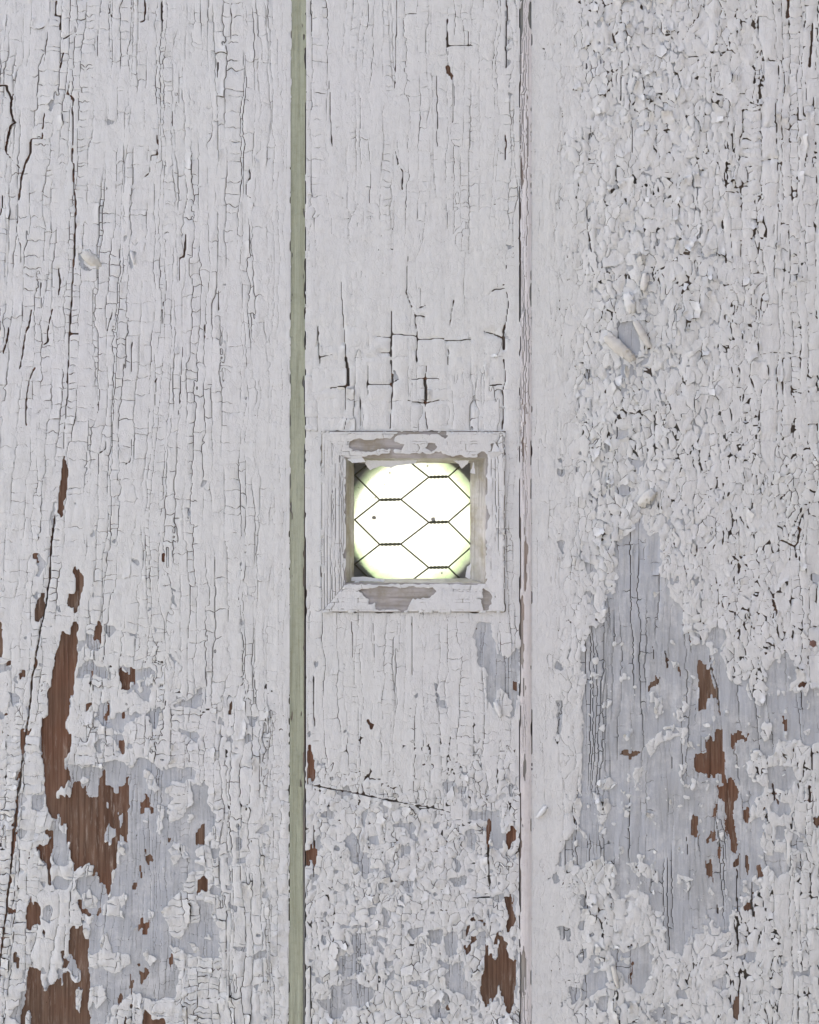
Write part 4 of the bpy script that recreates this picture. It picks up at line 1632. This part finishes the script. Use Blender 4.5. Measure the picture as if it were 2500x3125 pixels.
for z_, par in ((1, pl_left), (3, pl_mid), (5, pl_right)):
    link('plank_face', flake_mesh(FB, np.flatnonzero(zbd == z_), 'plank_face', M['wood']), par, kind='stuff')
mw = lambda z: {2: M['green'], 4: M['bead']}.get(int(z), M['white'])
lay(FW, zw, None, mw, 'paint_flake', 'paint_crust', 300, {1: pl_left, 3: pl_mid, 5: pl_right})
lay(FW, zw, None, mw, 'paint_flake', 'paint_crust', 0, {2: strip, 4: bead})
ex = samp((gone & ~brown & body).astype(np.float32), FP['cen'])
lay(FP, zp, None, lambda z: M['primer'], 'primer_flake', 'primer_crust', 300, {1: pl_left, 3: pl_mid, 5: pl_right}, ex)

# flakes that have rolled up into quills
M['back'] = paint_mat('paint_underside', (0.62, 0.64, 0.60), (0.68, 0.70, 0.675), (0.60, 0.57, 0.52))
def quill(u0, v0, u1, v1, r, a0, a1, h, parent, seed, mat=None):
    rg = random.Random(seed)
    ax = np.array([u1 - u0, v1 - v0], float); ln_ = float(np.hypot(*ax)); ax /= ln_
    nr_ = np.array([-ax[1], ax[0]])
    n, m_ = max(6, int(ln_ / 5)), 9
    rows_o, rows_i = [], []
    j0 = [rg.uniform(-4, 4) for _ in range(m_ + 1)]; j1 = [rg.uniform(-4, 4) for _ in range(m_ + 1)]
    e0 = [rg.uniform(-0.25, 0.25) for _ in range(n + 1)]
    for k in range(n + 1):
        t = k / n
        rr = r * (0.65 + 0.5 * math.sin(math.pi * min(1, t * 0.8 + 0.15)) + rg.uniform(-0.04, 0.04))
        ro, ri = [], []
        for q in range(m_ + 1):
            a = a0 + (a1 + e0[k] - a0) * q / m_
            s_ = t * ln_ + j0[q] * (1 - t) + j1[q] * t
            for rad, lst in ((rr, ro), (rr - 1.8, ri)):
                off = nr_ * rad * math.cos(a)
                lst.append(wpt(u0 + ax[0] * s_ + off[0], v0 + ax[1] * s_ + off[1], h + rad * math.sin(a) + r * 0.5))
        rows_o.append(ro); rows_i.append(ri)
    vs_ = [p for r_ in rows_o for p in r_] + [p for r_ in rows_i for p in r_]
    w_, N_ = m_ + 1, (n + 1) * (m_ + 1)
    fs = []
    for k in range(n):
        for q in range(m_):
            a = k * w_ + q
            fs += [(a, a + 1, a + w_ + 1, a + w_), (N_ + a + w_, N_ + a + w_ + 1, N_ + a + 1, N_ + a)]
        for q in (0, m_):
            a = k * w_ + q
            fs.append((a, a + w_, N_ + a + w_, N_ + a))
    for k in (0, n):
        for q in range(m_):
            a = k * w_ + q
            fs.append((a, a + 1, N_ + a + 1, N_ + a))
    me = mesh_from('rolled_flake', vs_, fs, mat or M['back'], True)
    bm = bmesh.new(); bm.from_mesh(me); bmesh.ops.recalc_face_normals(bm, faces=bm.faces); bm.to_mesh(me); bm.free()
    return link('rolled_flake', me, parent)
pi_ = math.pi
quill(1850, 1022, 1934, 1098, 22, 0.5, 2.3, -14, pl_right, 1)['label'] = 'large cream flake rolled up beside a grey bare spot'
quill(1936, 980, 1982, 1062, 13, 0.7, 2.6, 2, pl_right, 2)
quill(1918, 895, 1928, 955, 22, 0.7, 2.2, -16, pl_right, 3, M['white'])
quill(1972, 838, 1962, 890, 13, 0.4, 2.4, 1, pl_right, 4)
quill(2000, 1500, 1950, 1545, 22, 0.6, 2.2, -14, pl_right, 5)
quill(1668, 2460, 1640, 2495, 8, 0.3, 2.7, 6, pl_right, 6, M['white'])
quill(256, 768, 306, 816, 26, 0.9, 2.3, -26, pl_left, 7)
quill(402, 768, 412, 806, 6, 0.4, 2.8, 6, pl_left, 8, M['white'])
quill(1870, 2945, 1885, 3010, 8, 0.3, 2.6, 6, pl_right, 9)
quill(1512, 2140, 1530, 2185, 9, 0.2, 2.5, 4, pl_mid, 10, M['white'])

# a rusty nail head in the curled plank
def disc(name, u, v, r, h0, h1, mat, seg=16, wob=0.12, seed=0):
    rg = random.Random(seed)
    rr = [r * (1 + rg.uniform(-wob, wob)) for _ in range(seg)]
    ring = lambda k, h: [wpt(u + rr[i] * k * math.cos(2 * math.pi * i / seg), v + rr[i] * k * math.sin(2 * math.pi * i / seg), h) for i in range(seg)]
    vs_ = ring(1, h0) + ring(1, (h0 + h1) / 2) + ring(0.7, h1) + [wpt(u, v, h1 + 0.3)]
    fs = []
    for k in (0, 1):
        for i in range(seg):
            j = (i + 1) % seg
            fs.append((k * seg + j, k * seg + i, (k + 1) * seg + i, (k + 1) * seg + j))
    for i in range(seg):
        fs.append((2 * seg + (i + 1) % seg, 2 * seg + i, 3 * seg))
    me = mesh_from(name, vs_, fs, mat)
    bm = bmesh.new(); bm.from_mesh(me); bmesh.ops.recalc_face_normals(bm, faces=bm.faces); bm.to_mesh(me); bm.free()
    return me
link('nail_head', disc('nail_head', 2481, 1964, 11, 1, 9, M['nail'], seed=3), pl_right, label='small rusty nail head')

# ------------------------------------------------------------------ the window
win = link('square_window', None, loc=(0, 0, 0), label='small square window with mitred peeling trim and glowing clouded pane', category='window', kind='thing')
GD = -78.0                                            # depth of the pane behind the planks' face
def trim(kind):
    o, i_, g = WO, WI, WG
    quads = {'left': ((o[0], o[2]), (o[0], o[3]), (i_[0], i_[3]), (i_[0], i_[2]), (g[0], g[3]), (g[0], g[2])),
             'top': ((o[1], o[2]), (o[0], o[2]), (i_[0], i_[2]), (i_[1], i_[2]), (g[0], g[2]), (g[1], g[2])),
             'right': ((o[1], o[3]), (o[1], o[2]), (i_[1], i_[2]), (i_[1], i_[3]), (g[1], g[2]), (g[1], g[3])),
             'bottom': ((o[0], o[3]), (o[1], o[3]), (i_[1], i_[3]), (i_[0], i_[3]), (g[1], g[3]), (g[0], g[3]))}[kind]
    rg = random.Random(kind)
    n = 26
    rows = []
    lines = ((quads[0], quads[1], -TH * 0.2), (quads[0], quads[1], TRIM_O - 1), (quads[0], quads[1], TRIM_O), (quads[3], quads[2], TRIM_I),
             (quads[3], quads[2], TRIM_I - 3), (quads[5], quads[4], GD + 1), (quads[5], quads[4], GD - 8))
    cx, cy = 1260, 1590
    for q, (a, b, h) in enumerate(lines):
        row = []
        for k in range(n + 1):
            t = k / n
            u_, v_ = a[0] + (b[0] - a[0]) * t, a[1] + (b[1] - a[1]) * t
            if 0 < k < n:
                w_ = {0: 0, 1: .3, 2: .6, 3: 1.6, 4: 2.2, 5: 1.4, 6: 0}[q]
                if kind in ('left', 'right'):
                    u_ += rg.uniform(-w_, w_)
                else:
                    v_ += rg.uniform(-w_, w_)
                h += 0
            if q == 2:
                du, dv = (cx - u_), (cy - v_)
                u_ += 1.0 * (1 if du > 0 else -1) * (kind in ('left', 'right'))
                v_ += 1.0 * (1 if dv > 0 else -1) * (kind in ('top', 'bottom'))
            row.append(wpt(u_, v_, h + (rg.uniform(-.5, .5) if 0 < k < n and q in (3, 4) else 0)))
        rows.append(row)
    vs_ = [p for r in rows for p in r]
    fs = []
    for q in range(len(rows) - 1):
        for k in range(n):
            a = q * (n + 1) + k
            fs.append((a, a + n + 1, a + n + 2, a + 1))
    # mitred ends
    for k in (0, n):
        fs.append(tuple(q * (n + 1) + k for q in range(len(rows))))
    me = mesh_from('trim', vs_, fs, M['trim_v'] if kind in ('left', 'right') else M['trim_h'])
    bm = bmesh.new(); bm.from_mesh(me); bmesh.ops.recalc_face_normals(bm, faces=bm.faces); bm.to_mesh(me); bm.free()
    return link('trim', me, win)
TR = {6: trim('left'), 7: trim('top'), 8: trim('right'), 9: trim('bottom')}
TR[6]['label'] = 'upright trim beside the green strip, paint mostly whole'
TR[7]['label'] = 'upper trim with torn paint over grey wood'
TR[8]['label'] = 'upright trim beside the bead, bare along its inner edge'
TR[9]['label'] = 'lower trim with a grey bare patch'
lay(FW, zw, None, mw, 'paint_flake', 'paint_crust', 0, TR)

# pane
po = wpt(1258, 1590, GD)
def pane_mesh(u0, u1, v0, v1, h0, h1, mat):
    me = box_mesh('glass_pane', u0, u1, v0, v1, h0, h1, mat, 0.5)
    for v_ in me.vertices:
        v_.co -= Vector(po)
    return me
pane = link('glass_pane', pane_mesh(WG[0] - 9, WG[1] + 9, WG[2] - 9, WG[3] + 9, GD - 12, GD - 10, M['glass']), win, loc=po, label='clouded old glass, green with algae at its rim')
for k, (u_, v_, r_) in enumerate(((1139.7, 1580, 6.5), (1323.7, 1584.7, 7), (1143, 1519, 2.6), (1172, 1478, 2.2), (1262, 1537, 2), (1350, 1752, 3), (1195, 1541, 2), (1246, 1569, 1.6), (1098, 1523, 1.6), (1098, 1512, 1.4), (1306, 1420, 3), (1189, 1441, 3))):
    me = disc('grime_spot', u_, v_, r_, GD - 9.6, GD - 8.6, M['dirt'], 12, 0.2, k)
    for q in me.vertices:
        q.co -= Vector(po)
    link('grime_spot', me, pane)

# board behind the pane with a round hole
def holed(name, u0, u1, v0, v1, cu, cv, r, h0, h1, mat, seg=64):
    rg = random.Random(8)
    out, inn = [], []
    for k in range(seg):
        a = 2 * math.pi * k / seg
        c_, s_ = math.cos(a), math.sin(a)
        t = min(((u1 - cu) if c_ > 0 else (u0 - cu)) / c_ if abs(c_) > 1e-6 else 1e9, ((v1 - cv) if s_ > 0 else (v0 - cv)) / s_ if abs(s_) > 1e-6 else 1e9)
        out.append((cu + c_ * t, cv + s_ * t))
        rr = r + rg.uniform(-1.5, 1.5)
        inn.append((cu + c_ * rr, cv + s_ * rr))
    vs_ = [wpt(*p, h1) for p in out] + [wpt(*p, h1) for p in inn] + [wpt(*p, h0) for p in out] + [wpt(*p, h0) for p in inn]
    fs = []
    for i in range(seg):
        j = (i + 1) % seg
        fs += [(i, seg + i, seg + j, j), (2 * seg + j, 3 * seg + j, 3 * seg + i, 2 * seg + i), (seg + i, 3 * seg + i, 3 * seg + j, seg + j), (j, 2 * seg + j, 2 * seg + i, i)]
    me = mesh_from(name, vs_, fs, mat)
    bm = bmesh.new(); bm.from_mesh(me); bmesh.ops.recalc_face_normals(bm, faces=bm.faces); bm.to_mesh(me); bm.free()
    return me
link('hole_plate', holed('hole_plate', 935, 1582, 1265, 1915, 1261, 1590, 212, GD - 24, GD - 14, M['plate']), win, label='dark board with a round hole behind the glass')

# hexagonal wire netting, twisted along the level sides
def tube(pts, rad, seg=6):
    vs_, fs = [], []
    P = [Vector(p) for p in pts]
    for k, p in enumerate(P):
        t = (P[min(k + 1, len(P) - 1)] - P[max(k - 1, 0)]).normalized()
        a = t.cross(Vector((0, 1, 0))).normalized()
        b = t.cross(a).normalized()
        for i in range(seg):
            an = 2 * math.pi * i / seg
            vs_.append(p + (a * math.cos(an) + b * math.sin(an)) * rad)
    for k in range(len(P) - 1):
        for i in range(seg):
            j = (i + 1) % seg
            fs.append((k * seg + i, k * seg + j, (k + 1) * seg + j, (k + 1) * seg + i))
    fs.append(tuple(range(seg))[::-1])
    fs.append(tuple((len(P) - 1) * seg + i for i in range(seg)))
    return vs_, fs
net = link('wire_netting', None, win, label='dark hexagonal wire netting in front of the glass')
WD = GD - 5.0
cols_ = [((1010, 1080), lambda j: 1450 + 138 * j), ((1157.7, 1223), lambda j: 1525 + 138.4 * j), ((1310, 1370), lambda j: 1454.5 + 140.3 * j), ((1445, 1510), lambda j: 1528 + 140 * j)]
def strand(kind, j):
    idx = [(0, j if kind == 0 else j + 1), (1, j), (2, j if kind == 0 else j + 1), (3, j)]
    pts = []
    ph = 0 if kind == 0 else math.pi
    for c_, jj in idx:
        (a, b), f = cols_[c_]
        y = f(jj)
        turns = 2.5
        for k in range(25):
            t = k / 24
            an = ph + t * turns * 2 * math.pi
            env = 2.3 * min(1, t * 8, (1 - t) * 8) + 0.4
            pts.append((a + (b - a) * t, y - 1.5 * t + env * math.sin(an), WD + env * math.cos(an)))
        ph = ph + 0
    keep = [p for p in pts if WG[2] - 8 < p[1] < WG[3] + 8 or True]
    return keep
def clip_path(pts):
    """Runs of the path inside the opening, with crossing points added."""
    u0, u1, v0, v1 = WG[0] - 6, WG[1] + 6, WG[2] - 6, WG[3] + 6
    runs, cur = [], []
    dense = []
    for a, b in zip(pts[:-1], pts[1:]):
        n = max(1, int(math.hypot(b[0] - a[0], b[1] - a[1]) / 6))
        for k in range(n):
            dense.append(tuple(a[i] + (b[i] - a[i]) * k / n for i in range(3)))
    dense.append(pts[-1])
    for p in dense:
        if u0 < p[0] < u1 and v0 < p[1] < v1:
            cur.append(p)
        else:
            if len(cur) > 2:
                runs.append(cur)
            cur = []
    if len(cur) > 2:
        runs.append(cur)
    return runs
for j in range(-2, 3):
    for kind in (0, 1):
        for run in clip_path(strand(kind, j)):
            vs_, fs = tube([wpt(*p) for p in run], 2.5 * S)
            link('wire', mesh_from('wire', vs_, fs, M['wire'], True), net)

# loose paint hanging into the opening
def loose(view, txt, h, curl, parent, seed=0):
    rg = random.Random(seed)
    for P in poly(view, txt):
        # subdivide and roughen the outline
        pts = []
        for a, b in zip(P, np.roll(P, -1, 0)):
            n = max(1, int(np.hypot(*(b - a)) / 5))
            for k in range(n):
                q = a + (b - a) * k / n
                pts.append((q[0] + rg.uniform(-.8, .8), q[1] + rg.uniform(-.8, .8)))
        c = np.mean(pts, 0)
        n = len(pts)
        hh = [h + curl * ((p[1] - c[1]) * 0.10 + (p[0] - c[0]) * 0.03) + rg.uniform(-.4, .4) for p in pts]
        vs_ = [wpt(*p, z) for p, z in zip(pts, hh)] + [wpt(*p, z - 2) for p, z in zip(pts, hh)]
        fs = [tuple(range(n)), tuple(range(2 * n - 1, n - 1, -1))] + [(i, n + i, n + (i + 1) % n, (i + 1) % n) for i in range(n)]
        me = mesh_from('paint_flake', vs_, fs, M['white'])
        bm = bmesh.new(); bm.from_mesh(me); bmesh.ops.recalc_face_normals(bm, faces=bm.faces); bm.to_mesh(me); bm.free()
        link('paint_flake', me, parent)
loose('D7', "440,318 660,322 870,316 860,345 700,362 650,382 560,366 470,402 430,350", -6, -1, TR[7], 1)
loose('D7', "278,312 385,268 418,312 440,335 320,340", 9, 2, TR[7], 2)
loose('D7', "1180,322 1315,318 1300,350 1250,388 1225,352", -4, -1, TR[7], 3)
loose('D7', "1322,425 1352,330 1366,438", -2, 1, TR[8], 4)
loose('D7', "1296,1225 1332,1195 1322,1330 1282,1312", -18, 1, TR[8], 5)
loose('D7', "312,1312 420,1308 600,1335 580,1352 310,1345", -14, 1, TR[9], 6)
loose('D7', "1500,250 1530,160 1575,245", 16, 2, TR[8], 7)
loose('D7', "1470,250 1530,245 1600,250 1560,280 1520,330 1490,290", 15, -2, TR[8], 8)
loose('D7', "330,1380 345,1345 380,1350 355,1375", -4, 1, TR[9], 9)
